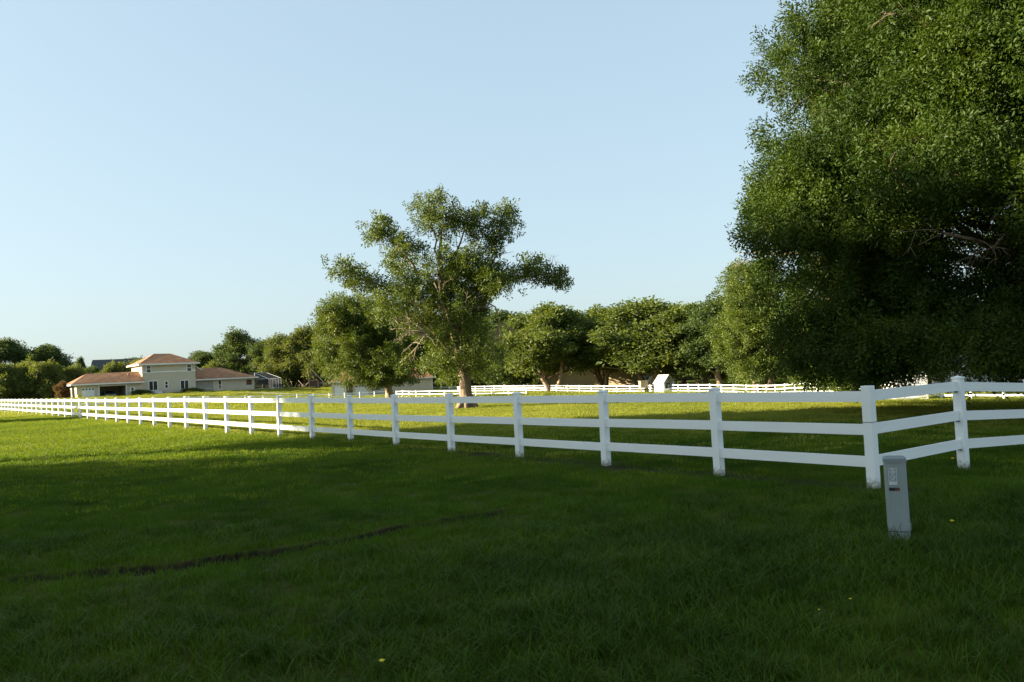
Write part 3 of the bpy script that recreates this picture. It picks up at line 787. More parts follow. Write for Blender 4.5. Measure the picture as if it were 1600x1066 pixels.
# ------------------------------------------------------------------ tree prototypes for the background
def oak_proto(seed, gn, H=10.0, Wd=4.0, bare=.18, nl=26, dens=1.6, stems=1, flat=.7, size=1.0, low=True):
    """returns meshes of a tree about H tall and 2*Wd wide standing at the origin: (crown points, trunk mesh)"""
    r = random.Random(seed); lob = []
    z0 = H * bare
    for k in range(nl):
        t = (k + r.random()) / nl; z = z0 + (H - z0) * (.08 + .84 * t)
        env = math.sin(math.pi * min(1, max(.12, (.30 + .70 * t)))) ** .6 if low else math.sin(math.pi * (.12 + .80 * t)) ** .7
        a = k * 2.4 + r.uniform(-.6, .6); R_ = Wd * env * r.uniform(.25, .92)
        lr = Wd * r.uniform(.18, .42)
        lob.append((R_ * math.cos(a), R_ * math.sin(a), min(z, H - lr * flat), lr, lr, lr * flat))
    lob = ragged(lob, 1, Wd * .06, Wd * .14, r)
    P, rot, S = crown_points(lob, dens, size, .5)
    b = MB()
    for s_ in range(stems):
        a = s_ * 2.1 + r.uniform(0, 6); sp = .0 if stems == 1 else .14 * Wd
        top = Vector((math.cos(a) * Wd * (.15 if stems == 1 else .45), math.sin(a) * Wd * (.15 if stems == 1 else .45), z0 + (H - z0) * .45))
        base = Vector((math.cos(a) * sp * .6, math.sin(a) * sp * .6, -.4))
        pts = limb_path(base, top, .0, r, 6, .08)
        b.tube(pts, taper(.032 * H if stems == 1 else .028 * H, .010 * H, 6), 7, .08, seed + s_)
        for j in range(4):
            i = 2 + j % 4; aa = r.uniform(0, 6.28)
            e = Vector((math.cos(aa) * Wd * .7, math.sin(aa) * Wd * .7, pts[min(i, 5)].z + H * r.uniform(.1, .3)))
            b.tube(limb_path(pts[min(i, 5)], e, .05, r, 5), taper(.014 * H, .004 * H, 5), 5, .05, j)
    return scatter_mesh('crown', P, rot, S), b.mesh('trunk', MAT['bark_far'], True), GN[gn], H, Wd

PROTO = {
    'oak': oak_proto(1, 'far', 10, 4.0, .17, 34, 1.9, 2),
    'spread': oak_proto(2, 'far', 10, 4.6, .25, 40, 1.8, 4, .62),
    'dark': oak_proto(3, 'dark', 10, 3.8, .12, 30, 1.9),
    'darktall': oak_proto(4, 'dark', 12, 3.2, .14, 30, 1.8, 1, .8),
    'olive': oak_proto(5, 'olive', 10, 4.0, .10, 32, 2.0),
    'shrub': oak_proto(6, 'olive', 5, 3.0, .02, 24, 2.2, 1, .75),
    'red': oak_proto(7, 'red', 3, 1.5, .02, 18, 3.5, 1, .8, .7),
    'high': oak_proto(9, 'dark', 25, 8.0, .66, 44, 1.7, 1, .8, 1.25),
    'shade': oak_proto(8, 'dark', 15, 8.0, .14, 60, 1.7, 1, .75, 1.25),
}
def tree(kind, label, x, y, h, w, rz, group, name='oak_tree', cat='tree', dz=0.0):
    cm, tm, gn, H, Wd = PROTO[kind]
    t = empty(name, (x, y, g1(x, y) - .05 + dz), rz, label, cat, group)
    t.scale = (w / Wd, w / Wd, h / H)
    scatter('crown', cm, gn, t)
    put('trunk', tm, t)
    return t

BACK = 'oaks behind the paddock'
FAR = [
    ('dark', 'dark oak at the left picture edge rising behind the olive hedge', -118.5, 190, 13.6, 5.6, .3, 'trees behind the house'),
    ('dark', 'rounded dark oak behind the hedge, second from the left edge', -109.5, 190, 11.8, 4.8, 2.3, 'trees behind the house'),
    ('dark', 'small dark tree just left of the tower roof behind the charcoal roof', -100.5, 214, 7.6, 4.2, 1.1, 'trees behind the house'),
    ('dark', 'bushy dark tree directly right of the tower roof', -74.3, 195, 9.0, 4.4, 4.1, 'trees behind the house'),
    ('darktall', 'narrow dark tree between the tower and the tallest tree behind the house', -70.5, 201, 11.2, 3.4, .8, 'trees behind the house'),
    ('darktall', 'tallest dark tree standing above the right wing of the house', -64.2, 190, 13.4, 4.9, 5.2, 'trees behind the house'),
    ('dark', 'dark tree above the screened pool cage', -57.0, 185, 10.6, 3.8, 2.0, 'trees behind the house'),
    ('shrub', 'low yellow-green bush peeping over the brown roof of the right wing', -64.8, 176, 5.6, 3.4, .5, 'trees behind the house'),
    ('olive', 'olive oak right of the pool cage, first of the sloping row', -51.4, 180, 11.4, 4.6, 1.2, 'olive tree row'),
    ('olive', 'olive oak above the broken-down hut, second of the sloping row', -45.6, 178, 13.0, 4.6, 3.3, 'olive tree row'),
    ('olive', 'olive oak half hidden by the low paddock oak', -39.4, 175, 14.2, 4.8, 5.0, 'olive tree row'),
    ('dark', 'dark oak seen through the left limbs of the tall paddock oak', -31, 176, 14.5, 5.2, .9, 'olive tree row'),
    ('dark', 'dark oak behind the gap between the two paddock oaks', -19.9, 168, 14.8, 5.6, 2.9, BACK),
    ('dark', 'dark oak straight behind the trunk of the tall paddock oak', -9.2, 172, 16, 5.6, 1.9, BACK),
    ('dark', 'very dark oak just right of the tall paddock oak', -1.2, 148, 14.4, 5.2, 4.4, BACK),
    ('spread', 'spreading oak with a pale forked trunk before the sunlit ochre wall', 6.2, 129, 13.2, 5.3, 1.0, BACK),
    ('oak', 'paler oak behind the forked one, left of the corner of the ochre wall', 12.7, 162, 15.0, 4.6, 2.2, BACK),
    ('spread', 'oak over the corner of the ochre wall', 15.6, 137, 13.2, 4.8, .2, BACK),
    ('spread', 'broad oak with many fanned stems behind the little white coop', 20.6, 126, 13.4, 6.6, 3.8, BACK),
    ('oak', 'oak with a leaning fork, first to the right of the coop', 26.5, 132, 13.4, 4.4, 5.5, BACK),
    ('oak', 'oak with a forked trunk, second to the right of the coop', 28.6, 122, 12.6, 3.9, 2.7, BACK),
    ('darktall', 'slim oak, third to the right of the coop', 28.9, 115, 12.8, 3.0, .6, BACK),
    ('dark', 'shaded oak between the slim oak and the twin-trunked oak', 33.0, 121, 13.2, 3.4, 1.6, BACK),
    ('oak', 'hazy oak filling the gap left of the ochre wall corner', 20.5, 172, 15.6, 5.2, 3.1, BACK),
    ('dark', 'far oak filling the gap over the coop', 28.5, 172, 16.0, 5.2, 4.7, BACK),
    ('oak', 'far oak filling the gap beyond the slim oak', 38.0, 166, 15.4, 5.4, 5.9, BACK),
    ('dark', 'oak beyond the white shed under the huge oak', 42.5, 122, 12.0, 6.0, 1.4, BACK),
    ('dark', 'oak behind the right-hand house, left of its bright wall', 53.0, 101, 11.0, 5.4, 2.5, BACK),
    ('dark', 'oak behind the right-hand house at the picture edge', 69, 110, 12, 6.4, .4, BACK),
    ('oak', 'oak with an orange-lit trunk just left of the white shed', 28.9, 67.5, 6.6, 3.0, .4, BACK),
    ('oak', 'oak with a rust-coloured trunk right behind the white shed', 34.2, 73.5, 8.0, 3.2, 2.4, BACK),
]
for a in FAR:
    a = list(a); a[5] *= 1.55 if a[7] == BACK else 1.2
    tree(*a)
SHR = 'hedge shrubs left of the garage'
tree('shrub', 'olive hedge shrub cut by the left picture edge', -94.6, 150, 6.6, 3.6, .2, SHR, 'shrub', 'shrub')
tree('shrub', 'olive hedge shrub, second from the left picture edge', -90.6, 152, 6.9, 3.5, 1.5, SHR, 'shrub', 'shrub')
tree('shrub', 'olive hedge shrub, third from the left picture edge', -86.4, 151, 6.6, 3.3, 2.9, SHR, 'shrub', 'shrub')
tree('shrub', 'lower olive hedge shrub beside the rusty bush', -83.6, 155, 5.9, 3.0, 4.0, SHR, 'shrub', 'shrub')
tree('shrub', 'low olive shrub behind the left end of the garage roof', -79.8, 163, 6.4, 3.2, 5.1, SHR, 'shrub', 'shrub')
tree('shrub', 'low olive shrub showing above the middle of the garage roof', -78, 170, 6.8, 3.0, 3.6, SHR, 'shrub', 'shrub')
tree('shrub', 'low olive shrub between the garage roof and the tower', -76, 178, 6.6, 3.2, .9, SHR, 'shrub', 'shrub')
tree('red', 'small rusty red bush at the left corner of the garage', -80.6, 145.2, 3.0, 1.3, .7, SHR, 'shrub', 'shrub')
tree('dark', 'tiny far tree alone on the skyline left of the charcoal roof', -106.3, 200, 8.6, 1.5, .7, 'trees behind the house')
tree('dark', 'wispy dark tree low behind the rusty bush', -88.8, 171, 6.2, 3.0, 2.0, 'trees behind the house')

# twin-trunked oak before the left edge of the huge one
LO = [(-3.6, 4.2, 1.6), (-2.2, 3.0, 1.7), (-3.4, 7.0, 1.7), (-3.2, 9.6, 1.6), (-2.6, 12.0, 1.6), (-1.4, 13.8, 1.8), (0, 5.0, 2.2), (0, 8.5, 2.4), (0.5, 12, 2.4), (2.0, 3.6, 1.8), (2.4, 7, 2.2), (2.6, 10.5, 2.4), (1.6, 14.4, 1.8), (-1, 3.4, 1.5), (3.4, 4.6, 1.6)]
tw = empty('oak_tree', (29, 95, g1(29, 95) - .05), 0, 'tall oak on two pale trunks at the left flank of the huge oak', 'tree', BACK)
r_ = random.Random(5); lobes = []
for (x, z, q) in LO:
    for j in range(3): lobes.append((x * .95 + r_.uniform(-.7, .7), r_.uniform(-2.6, 2.6), z + r_.uniform(-.7, .7), q * .68, q * .68, q * .6))
P, rot, S = crown_points(lobes, 4.0, 1.7, .5)
scatter('crown', scatter_mesh('crown', P, rot, S), GN['mid'], tw)
for k, (bx, tx) in enumerate(((-.75, -1.6), (.65, 1.5))):
    b = MB(); b.tube(limb_path((bx, 0, -.3), (tx, .3, 9), .0, r_, 7, .06), taper(.62, .14, 7), 9, .07, k); b.build('trunk', MAT['bark'], tw, True)

# trees standing left of the picture, whose shade covers the verge
SH = 'shade trees beside the viewer'
tree('shade', 'broad oak left of the picture shading the near lawn', -46, 4.2, 18.0, 11.0, .4, SH)
tree('high', 'high-crowned oak left of the picture shading the huge oak', -48, 18.5, 21.4, 7.2, 2.4, SH)
tree('shade', 'broad oak left of the viewer shading the verge', -42, -7, 19.0, 10.5, 2.0, SH)
tree('dark', 'smaller oak left of the picture shading the fence foot', -50, 50, 7.0, 3.0, 1.0, SH)
# the far wood behind everything reads as one mass
r_ = random.Random(31); lobes = []
for k in range(150):
    x = -50 + 140 * k / 150 + r_.uniform(-1, 1); y = 196 + r_.uniform(-5, 8)
    for j in range(3):
        lobes.append((x, y, g1(x, y) + 1.5 + r_.uniform(0, 10.5), r_.uniform(2.2, 3.4), 2.5, r_.uniform(1.8, 2.8)))
for k in range(90):
    x = -175 + 125 * k / 90 + r_.uniform(-1, 1); y = 232 + r_.uniform(-5, 8)
    for j in range(2): lobes.append((x, y, g1(x, y) + 1 + r_.uniform(0, 4.0), r_.uniform(2.2, 3.2), 2.5, r_.uniform(1.6, 2.2)))
P, rot, S = crown_points(lobes, .55, 1.5, .5)
tag(scatter('far_wood', scatter_mesh('far_wood', P, rot, S), GN['far']), 'far green wood closing the view behind the oaks', 'wood', kind='stuff')

# ------------------------------------------------------------------ buildings
def wall_strip(b, u0, u1, v0, v1, z0, z1, holes=()):
    """wall from u0 to u1 with rectangular openings (ua, ub, za, zb), none overlapping in u"""
    u = u0
    for (a, c, za, zb) in sorted(holes):
        if a > u: b.box(u, a, v0, v1, z0, z1)
        if za > z0: b.box(a, c, v0, v1, z0, za)
        if zb < z1: b.box(a, c, v0, v1, zb, z1)
        u = c
    if u < u1: b.box(u, u1, v0, v1, z0, z1)

def window(root, u0, u1, z0, z1, v, cross=None, fr=.13, depth=.16, name='window'):
    """frame set into the opening, pane behind it; v is the outer wall face (facing -y)"""
    b = MB(); o = -.03
    b.box(u0 - fr * .5, u1 + fr * .5, v + o, v + .06, z0 - fr, z0); b.box(u0 - fr * .5, u1 + fr * .5, v + o, v + .06, z1, z1 + fr)
    b.box(u0 - fr, u0 + .001, v + o - .004, v + .064, z0 - fr, z1 + fr); b.box(u1 - .001, u1 + fr, v + o - .004, v + .064, z0 - fr, z1 + fr)
    w_ = b.build(name, MAT['trim'], root)
    MB().box(u0, u1, v + .07, v + .09, z0, z1).build('pane', MAT['glass'], w_)
    q = MB()
    if cross == 'v': q.box((u0 + u1) / 2 - .05, (u0 + u1) / 2 + .05, v, v + .066, z0, z1)
    elif cross == 'h': q.box(u0, u1, v, v + .066, (z0 + z1) / 2 - .05, (z0 + z1) / 2 + .05)
    if cross: q.build('mullion', MAT['trim'], w_)
    return w_

def hip_roof(root, u0, u1, v0, v1, z, ridge_a, ridge_b, mat, fascia=.16, name='roof'):
    """hipped roof over an eave rectangle with a ridge between two points, and a fascia below its eaves"""
    b = MB(); A, B = ridge_a, ridge_b
    e = [(u0, v0, z), (u1, v0, z), (u1, v1, z), (u0, v1, z)]
    b.quad(e[0], e[1], B, A); b.quad(e[2], e[3], A, B); b.quad(e[1], e[2], B); b.quad(e[3], e[0], A); b.quad(e[3], e[2], e[1], e[0])
    r = b.build(name, mat, root)
    q = MB(); t = .03; zf0, zf1 = z - fascia, z + .03
    q.box(u0 - t, u1 + t, v0 - t, v0 + .02, zf0, zf1); q.box(u0 - t, u1 + t, v1 - .02, v1 + t, zf0, zf1)
    q.box(u0 - t, u0 + .02, v0 + .021, v1 - .021, zf0, zf1); q.box(u1 - .02, u1 + t, v0 + .021, v1 - .021, zf0, zf1)
    q.box(u0 + .021, u1 - .021, v0 + .021, v1 - .021, zf0 + .02, zf0 + .05)
    q.build('fascia', MAT['trim'], r)
    return r

def panel_door(root, u0, u1, z0, z1, v, rows, windows=0, name='garage_door'):
    b = MB(); b.box(u0, u1, v, v + .05, z0, z1)
    d_ = b.build(name, MAT['door'], root)
    h = (z1 - z0) / rows
    for k in range(rows):
        MB().box(u0 + .03, u1 - .03, v - .025, v - .001, z0 + k * h + .03, z0 + (k + 1) * h - .02).build('door_panel', MAT['door'], d_)
    for k in range(windows):
        w_ = (u1 - u0) / windows; a = u0 + k * w_ + w_ * .22
        MB().box(a, a + w_ * .56, v - .04, v - .026, z1 - h * .75, z1 - h * .25).build('pane', MAT['glass'], d_)
    return d_

# two-storey house: local x along the front to the right, local y to the back
ho = empty('house', (-68.43, 150, 1.56), R(37), 'beige stucco house with two-storey block, open garage and brown hip roofs', 'house')
# -- two-storey block
b = MB(); D = 8.5
wall_strip(b, 0, 9.5, 0, .25, -1.2, 3.74, [(1.17, 2.57, .45, 2.07), (3.98, 4.42, .74, 1.92), (6.76, 8.16, .42, 1.96)])
b.box(0, .25, .25, D, -1.2, 5.25); b.box(9.25, 9.5, .25, D, -1.2, 5.25); b.box(.25, 9.25, D - .25, D, -1.2, 5.25)
b.build('wall', MAT['stucco'], ho)
b = MB(); wall_strip(b, 0, 9.5, 0, .25, 3.741, 5.25, [(.82, 1.48, 3.7415, 5.0), (8.05, 8.75, 3.7415, 4.95)]); b.build('upper_wall', MAT['stucco'], ho)
b = MB()
for (u0, u1) in ((-.03, .68), (1.62, 7.9), (8.9, 9.53)): b.box(u0, u1, -.06, -.001, 3.66, 3.90)
b.box(-.06, -.001, -.06, D, 3.66, 3.90)
b.build('band', MAT['trim'], ho)
for a in ((1.17, 2.57, .45, 2.07, 'v'), (3.98, 4.42, .74, 1.92, 'h'), (6.76, 8.16, .42, 1.96, 'v'), (.82, 1.48, 3.76, 5.0, 'h'), (8.05, 8.75, 3.76, 4.95, 'h')):
    window(ho, a[0], a[1], a[2], a[3], 0, a[4])
hip_roof(ho, -.75, 10.2, -.7, D + .7, 5.30, (3.0, 3.6, 7.35), (6.0, 3.6, 7.3), MAT['roof'], .22)
# -- garage wing
b = MB(); gv = -1.0
wall_strip(b, -11.0, -.02, gv, gv + .25, -1.6, 2.0, [(-10.2, -8.15, -1.6, 1.42), (-7.35, -3.05, -1.6, 1.55), (-2.35, -1.52, -1.6, 1.22)])
b.box(-11.0, -10.75, gv + .25, 6.0, -1.6, 2.0); b.box(-10.75, -.02, 5.75, 6.0, -1.6, 2.0); b.box(-8.0, -7.8, gv + .25, 5.75, -1.6, 1.9); b.box(-2.8, -2.65, gv + .25, 5.75, -1.6, 1.9)
b.build('garage_wall', MAT['stucco'], ho)
MB().box(-10.74, -.05, gv - 2.5, 5.74, -1.0, -.72).build('garage_floor', MAT['concrete'], ho)
MB().box(-10.74, -.03, gv + .26, 5.74, 1.9, 1.96).build('garage_ceiling', MAT['grey_door'], ho)
panel_door(ho, -10.2, -8.15, -.72, 1.42, gv + .05, 4, 4)
b = MB()
for (u0, u1) in ((-7.55, -7.35), (-3.05, -2.85)): b.box(u0, u1, gv - .04, gv - .002, -.9, 1.75)
b.box(-7.35, -3.05, gv - .04, gv - .002, 1.551, 1.75); b.build('garage_trim', MAT['trim'], ho)
d_ = MB().box(-2.35, -1.52, gv + .04, gv + .1, -.72, 1.22).build('side_door', MAT['door'], ho)
MB().box(-2.12, -1.75, gv + .015, gv + .039, .62, 1.05).build('pane', MAT['glass'], d_); MB().box(-2.12, -1.75, gv + .015, gv + .039, .12, .55).build('pane', MAT['glass'], d_)
hip_roof(ho, -12.0, -.04, gv - .75, 6.7, 2.08, (-8.9, 2.6, 3.95), (-.05, 2.6, 4.1), MAT['roof'], .2, 'garage_roof')
MB().box(-2.2, -1.9, 1.0, 1.3, 3.2, 3.75).build('vent_pipe', MAT['roof'], ho)
MB().box(-.55, -.35, 1.4, 1.6, 5.3, 5.75).build('vent_pipe', MAT['white_metal'], ho)
# -- right wing, set back
b = MB(); rv = 1.5
wall_strip(b, 9.52, 21.25, rv, rv + .25, -2.0, 2.0, [(14.25, 14.75, -.12, 1.72), (19.7, 20.85, .56, 1.6)])
b.box(21.0, 21.25, rv + .25, 9, -2.0, 2.0); b.box(9.52, 21.0, 8.75, 9, -2.0, 2.0)
b.build('wing_wall', MAT['stucco'], ho)
window(ho, 14.25, 14.75, -.12, 1.72, rv, 'h'); window(ho, 19.7, 20.85, .56, 1.6, rv, None, .04)
g_ = MB().box(9.9, 13.2, rv - .05, rv - .002, -.75, 1.75).build('shade_panel', MAT['grey_door'], ho)  # the tower's shade on the wing, put in as a darker grey panel
for k in range(2): MB().box(10.1 + k * 1.6, 11.4 + k * 1.6, rv - .09, rv - .051, .15, .28).build('batten', MAT['stucco'], g_)
hip_roof(ho, 9.53, 22.0, rv - .75, 9.7, 2.06, (9.54, 5.2, 4.35), (16.0, 5.2, 4.3), MAT['roof'], .2, 'wing_roof')
MB().bar((9.6, .4, 4.6), (10.9, .4, 3.9), .14).build('downpipe', MAT['trim'], ho)

# pool cage: white bars with dark screen between
pc = empty('pool_cage', (-68.43, 150, 1.56), R(37), 'screened pool cage with white frame at the right end of the house', 'enclosure')
c0, c1, cv0, cv1, zl, zt = 21.35, 27.0, 1.7, 8.0, -1.3, 1.62
bars = [((c0, cv0, zl), (c0, cv0, 2.0)), ((24.4, cv0, zl), (24.4, cv0, zt)), ((c1, cv0, zl), (c1, cv0, zt)), ((c1, cv1, zl), (c1, cv1, zt)), ((c0, cv0, zt), (c1, cv0, zt)), ((c1, cv0, zt), (c1, cv1, zt)),
        ((c0, cv0, -.35), (c1, cv0, -.35)), ((c1, cv0, -.35), (c1, cv1, -.35)), ((25.2, cv0, zl), (25.2, cv0, 1.3)), ((25.9, cv0, zl), (25.9, cv0, 1.3)), ((25.2, cv0, 1.3), (25.9, cv0, 1.3)), ((26.4, cv0, zl), (26.4, cv0, zt)),
        ((24.4, cv0, zt), (22.6, 4.8, 2.95)), ((c1, cv0, zt), (25.0, 4.8, 2.95)), ((22.6, 4.8, 2.95), (25.0, 4.8, 2.95)), ((22.6, 4.8, 2.95), (21.6, cv0 + .2, 1.95)), ((c1, cv1, zt), (25.0, 4.8, 2.95))]
for a, c in bars: MB().bar(a, c, .07).build('frame_bar', MAT['trim'], pc)
for q in ([(c0, cv0, zl), (24.35, cv0, zl), (24.35, cv0, zt), (c0, cv0, zt)], [(24.45, cv0, zl), (c1, cv0, zl), (c1, cv0, zt), (24.45, cv0, zt)], [(c1, cv0, zl), (c1, cv1, zl), (c1, cv1, zt), (c1, cv0, zt)],
          [(c0, cv0, zt), (24.4, cv0, zt), (22.6, 4.8, 2.95), (21.5, 4.8, 2.95)], [(24.4, cv0, zt), (c1, cv0, zt), (25, 4.8, 2.95), (22.6, 4.8, 2.95)]):
    MB().quad(*q).build('screen', MAT['screen'], pc)

# car in the garage, nose to the door
def local(root, u, v, z=0):
    c, s = math.cos(root.rotation_euler.z), math.sin(root.rotation_euler.z)
    return (root.location.x + u * c - v * s, root.location.y + u * s + v * c, root.location.z + z)
car = empty('car', local(ho, -5.2, .6, -.72), R(37), 'silver car parked nose-out inside the open garage', 'car')
b = MB(); prof_ = [(0, .32), (0, .62), (.15, .78), (1.15, .92), (1.95, 1.38), (3.2, 1.42), (3.9, 1.0), (4.4, .95), (4.45, .35)]
n0 = len(b.v)
for s_ in (-.86, .86): b.v += [(s_ * (1 if z < 1.0 else .78), y, z) for y, z in prof_]
k = len(prof_); b.f += [tuple(range(k)), tuple(reversed(range(k, 2 * k)))] + [(i, (i + 1) % k, k + (i + 1) % k, k + i) for i in range(k)]
b.build('body', MAT['car'], car, bevel=.03)
MB().quad((-.70, 1.18, .985), (.70, 1.18, .985), (.60, 1.90, 1.385), (-.60, 1.90, 1.385)).build('windscreen', MAT['glass'], car)
MB().box(-.6, .6, -.02, .02, .40, .56).build('grille', MAT['dark'], car)
for s_ in (-.66, .66): MB().box(s_ - .15, s_ + .15, -.015, .05, .60, .72).build('headlight', MAT['white_metal'], car)
for s_ in (-.78, .78):
    for y in (.8, 3.5): MB().tube([(s_ - .1, y, .31), (s_ + .1, y, .31)], [.31, .31], 16).build('wheel', MAT['tyre'], car)

bn = empty('bin', local(ho, -10.75, -2.2, -.85), R(37), 'yellow wheeled bin at the left corner of the garage', 'bin')
b = MB(); b.v += [(-.26, -.3, .08), (.26, -.3, .08), (.26, .3, .08), (-.26, .3, .08), (-.33, -.38, 1.0), (.33, -.38, 1.0), (.33, .38, 1.0), (-.33, .38, 1.0)]; b.f += [(3, 2, 1, 0), (4, 5, 6, 7), (0, 1, 5, 4), (1, 2, 6, 5), (2, 3, 7, 6), (3, 0, 4, 7)]
b.build('body', MAT['yellow'], bn); MB().box(-.36, .36, -.42, .40, 1.01, 1.09).build('lid', MAT['yellow'], bn)
for s_ in (-.27, .27): MB().tube([(s_ - .04, .33, .1), (s_ + .04, .33, .1)], [.12, .12], 10).build('wheel', MAT['tyre'], bn)
ac = empty('air_conditioner', local(ho, 1.0, -1.2, -.5), R(37), 'dark air conditioning unit below the left lower window', 'appliance')
MB().box(-.45, .45, -.4, .4, 0, .85).build('case', MAT['grey_metal'], ac)
for k in range(6): MB().box(-.40, .40, -.43, -.401, .1 + k * .12, .15 + k * .12).build('louvre', MAT['dark'], ac)
MB().tube([(0, 0, .851), (0, 0, .90)], [.34, .34], 16).build('fan_guard', MAT['dark'], ac)
tk = empty('tank', local(ho, 2.45, -1.4, -.55), R(37), 'low white pump housing in front of the house wall', 'box')
MB().box(-.75, .55, -.35, .35, 0, .72).build('body', MAT['white_metal'], tk, bevel=.05); MB().box(-.8, .6, -.4, .4, .721, .78).build('lid', MAT['white_metal'], tk); MB().tube([(.75, -.2, 0), (.75, -.2, .6), (1.05, -.2, .6), (1.05, -.2, 0)], [.09] * 4, 8).build('pipe', MAT['grey_metal'], tk)
for (u, lab, w_, h_) in ((-1.1, 'low green shrub bed by the side door', .9, .55), (.2, 'low green shrub at the corner of the two-storey block', .7, .5), (8.2, 'low green shrubs below the right end of the two-storey block', 1.5, .5)):
    p_ = local(ho, u, -1.9); tree('shrub', lab, p_[0], p_[1], h_ * 1.9, w_ * 1.3, u, 'shrubs along the house wall', 'shrub', 'shrub')

# house with the charcoal roof behind
dk = empty('house', (-86.8, 186, 4.0), R(25), 'white-gabled house with charcoal roof behind the garage', 'house')
b = MB(); b.box(-8.6, 3, 0, 6, -3, 3.0); b.quad((-8.6, 0, 3), (-8.6, 3, 5.5), (-8.6, 6, 3)); b.quad((3, 6, 3), (3, 3, 5.5), (3, 0, 3)); b.build('wall', MAT['trim'], dk)
b = MB(); zr = 5.62
b.v += [(-9.0, -.5, 2.75), (3.4, -.5, 2.75), (3.4, 3, zr), (-8.4, 3, zr), (3.4, 6.5, 2.75), (-9.0, 6.5, 2.75), (-9.0, -.5, 2.6), (3.4, -.5, 2.6), (3.4, 3, zr - .15), (-8.4, 3, zr - .15), (3.4, 6.5, 2.6), (-9.0, 6.5, 2.6)]
b.f += [(0, 1, 2, 3), (3, 2, 4, 5), (7, 6, 9, 8), (8, 9, 11, 10), (0, 6, 7, 1), (5, 4, 10, 11), (0, 3, 9, 6), (3, 5, 11, 9), (1, 7, 8, 2), (2, 8, 10, 4)]
b.build('roof', MAT['roof_dark'], dk)

# cream house between the paddock oaks
ch = empty('house', (-31.35, 140, -.75), R(10), 'cream house with white garage doors seen below the low paddock oak', 'house')
b = MB()
wall_strip(b, 0, 2.45, 0, .2, -1, 2.5, [(.45, 2.05, -1, 2.0)]); b.box(0, .2, .2, 7, -1, 2.5); b.box(2.25, 2.45, .2, 2.5, -1, 2.5)
wall_strip(b, 2.46, 3.5, 2.3, 2.5, -1, 2.5)
wall_strip(b, 3.5, 6.8, .8, 1.0, -1, 2.5, [(3.9, 6.1, -1, 1.85)]); b.box(3.5, 3.7, 1.0, 2.5, -1, 2.5); b.box(6.6, 6.8, 1.0, 4, -1, 2.5)
b.build('wall', MAT['cream'], ch)
b = MB(); wall_strip(b, 6.8, 17.3, 2.4, 2.6, -1, 2.5, [(7.45, 8.25, .7, 1.8)]); b.box(17.1, 17.3, 2.6, 8, -1, 2.5); b.box(.2, 17.1, 7.8, 8, -1, 2.5); b.build('rear_wall', MAT['stucco'], ch)
panel_door(ch, .45, 2.05, -.2, 2.0, .08, 4); panel_door(ch, 3.9, 6.1, -.2, 1.85, .88, 4, 4)
window(ch, 7.45, 8.25, .7, 1.8, 2.4, None, .14)
MB().box(17.32, 17.5, 2.3, 2.7, -1, 2.5).build('corner_board', MAT['trim'], ch)
hip_roof(ch, -.5, 7.3, -.5, 7.6, 2.55, (2.2, 3.5, 4.6), (4.6, 3.5, 4.6), MAT['roof'], .18); hip_roof(ch, 7.35, 17.9, 1.8, 8.6, 2.56, (9.8, 5.2, 4.5), (15, 5.2, 4.5), MAT['roof'], .18)

# ochre building behind the far fence: lit left face, shaded right face
ob = empty('building', (13.9, 142, -1.9), R(-24), 'plain ochre stucco building with dappled wall behind the far fence', 'building')
b = MB(); b.box(0, 9.0, 0, 8, -1.5, 4.3); b.build('wall', MAT['stucco_tan'], ob)
b = MB(); b.box(-11.0, -.002, 2.2, 7.9, -1.5, 4.0); b.build('side_wing', MAT['stucco_tan'], ob)
MB().box(8.7, 9.06, -.05, -.003, -1.5, 4.28).build('corner_board', MAT['trim'], ob)
hip_roof(ob, -.6, 9.6, -.6, 8.6, 4.45, (3, 4, 5.3), (6, 4, 5.3), MAT['roof_dark'], .2); hip_roof(ob, -11.6, -.65, 1.6, 8.5, 4.1, (-9, 5, 4.9), (-.7, 5, 4.9), MAT['roof_dark'], .2)

MAT['coop_roof'] = paint('weathered_white_roof', (0.50, 0.50, 0.46), (0.40, 0.40, 0.37), scale=3, rough=.8)
# white coop and the tan hutch in front of the far fence
cp_ = empty('coop', (19.8, 107.8, g1(19.8, 107.8)), R(26), 'small white gabled coop with dark open gable in front of the far fence', 'coop')
hw, dp, eh, rh = .85, 1.05, 1.35, 2.35
b = MB()
b.box(-hw, -hw + .06, -dp, dp, 0, eh); b.box(hw - .06, hw, -dp, dp, 0, eh); b.box(-hw + .06, hw - .06, dp - .06, dp, 0, eh); b.box(-hw + .06, hw - .06, -dp, -dp + .06, 0, .62); b.box(-hw + .06, -hw + .2, -dp, -dp + .06, .62, eh); b.box(hw - .2, hw - .06, -dp, -dp + .06, .62, eh)
b.build('wall', MAT['vinyl'], cp_)
for s_ in (-1, 1):
    q = MB(); x0, x1 = s_ * (hw + .14), 0
    q.v += [(x0, -dp - .12, eh - .12), (x0, dp + .12, eh - .12), (x1, dp + .12, rh), (x1, -dp - .12, rh), (x0, -dp - .12, eh - .06), (x0, dp + .12, eh - .06), (x1, dp + .12, rh + .07), (x1, -dp - .12, rh + .07)]
    q.f += [(0, 1, 2, 3), (7, 6, 5, 4), (0, 4, 5, 1), (1, 5, 6, 2), (2, 6, 7, 3), (3, 7, 4, 0)]
    q.build('roof_panel', MAT['coop_roof'], cp_)
MB().quad((-hw, -dp + .25, eh), (hw, -dp + .25, eh), (0, -dp + .25, rh - .1)).build('gable_board', MAT['grey_door'], cp_)
MB().box(-hw + .061, hw - .061, -.3, -.25, .05, eh - .02).build('partition', MAT['grey_metal'], cp_)
ht = empty('hutch', (17.6, 111, g1(17.6, 111)), R(12), 'tan wooden hutch with a grille beside the white coop', 'hutch')
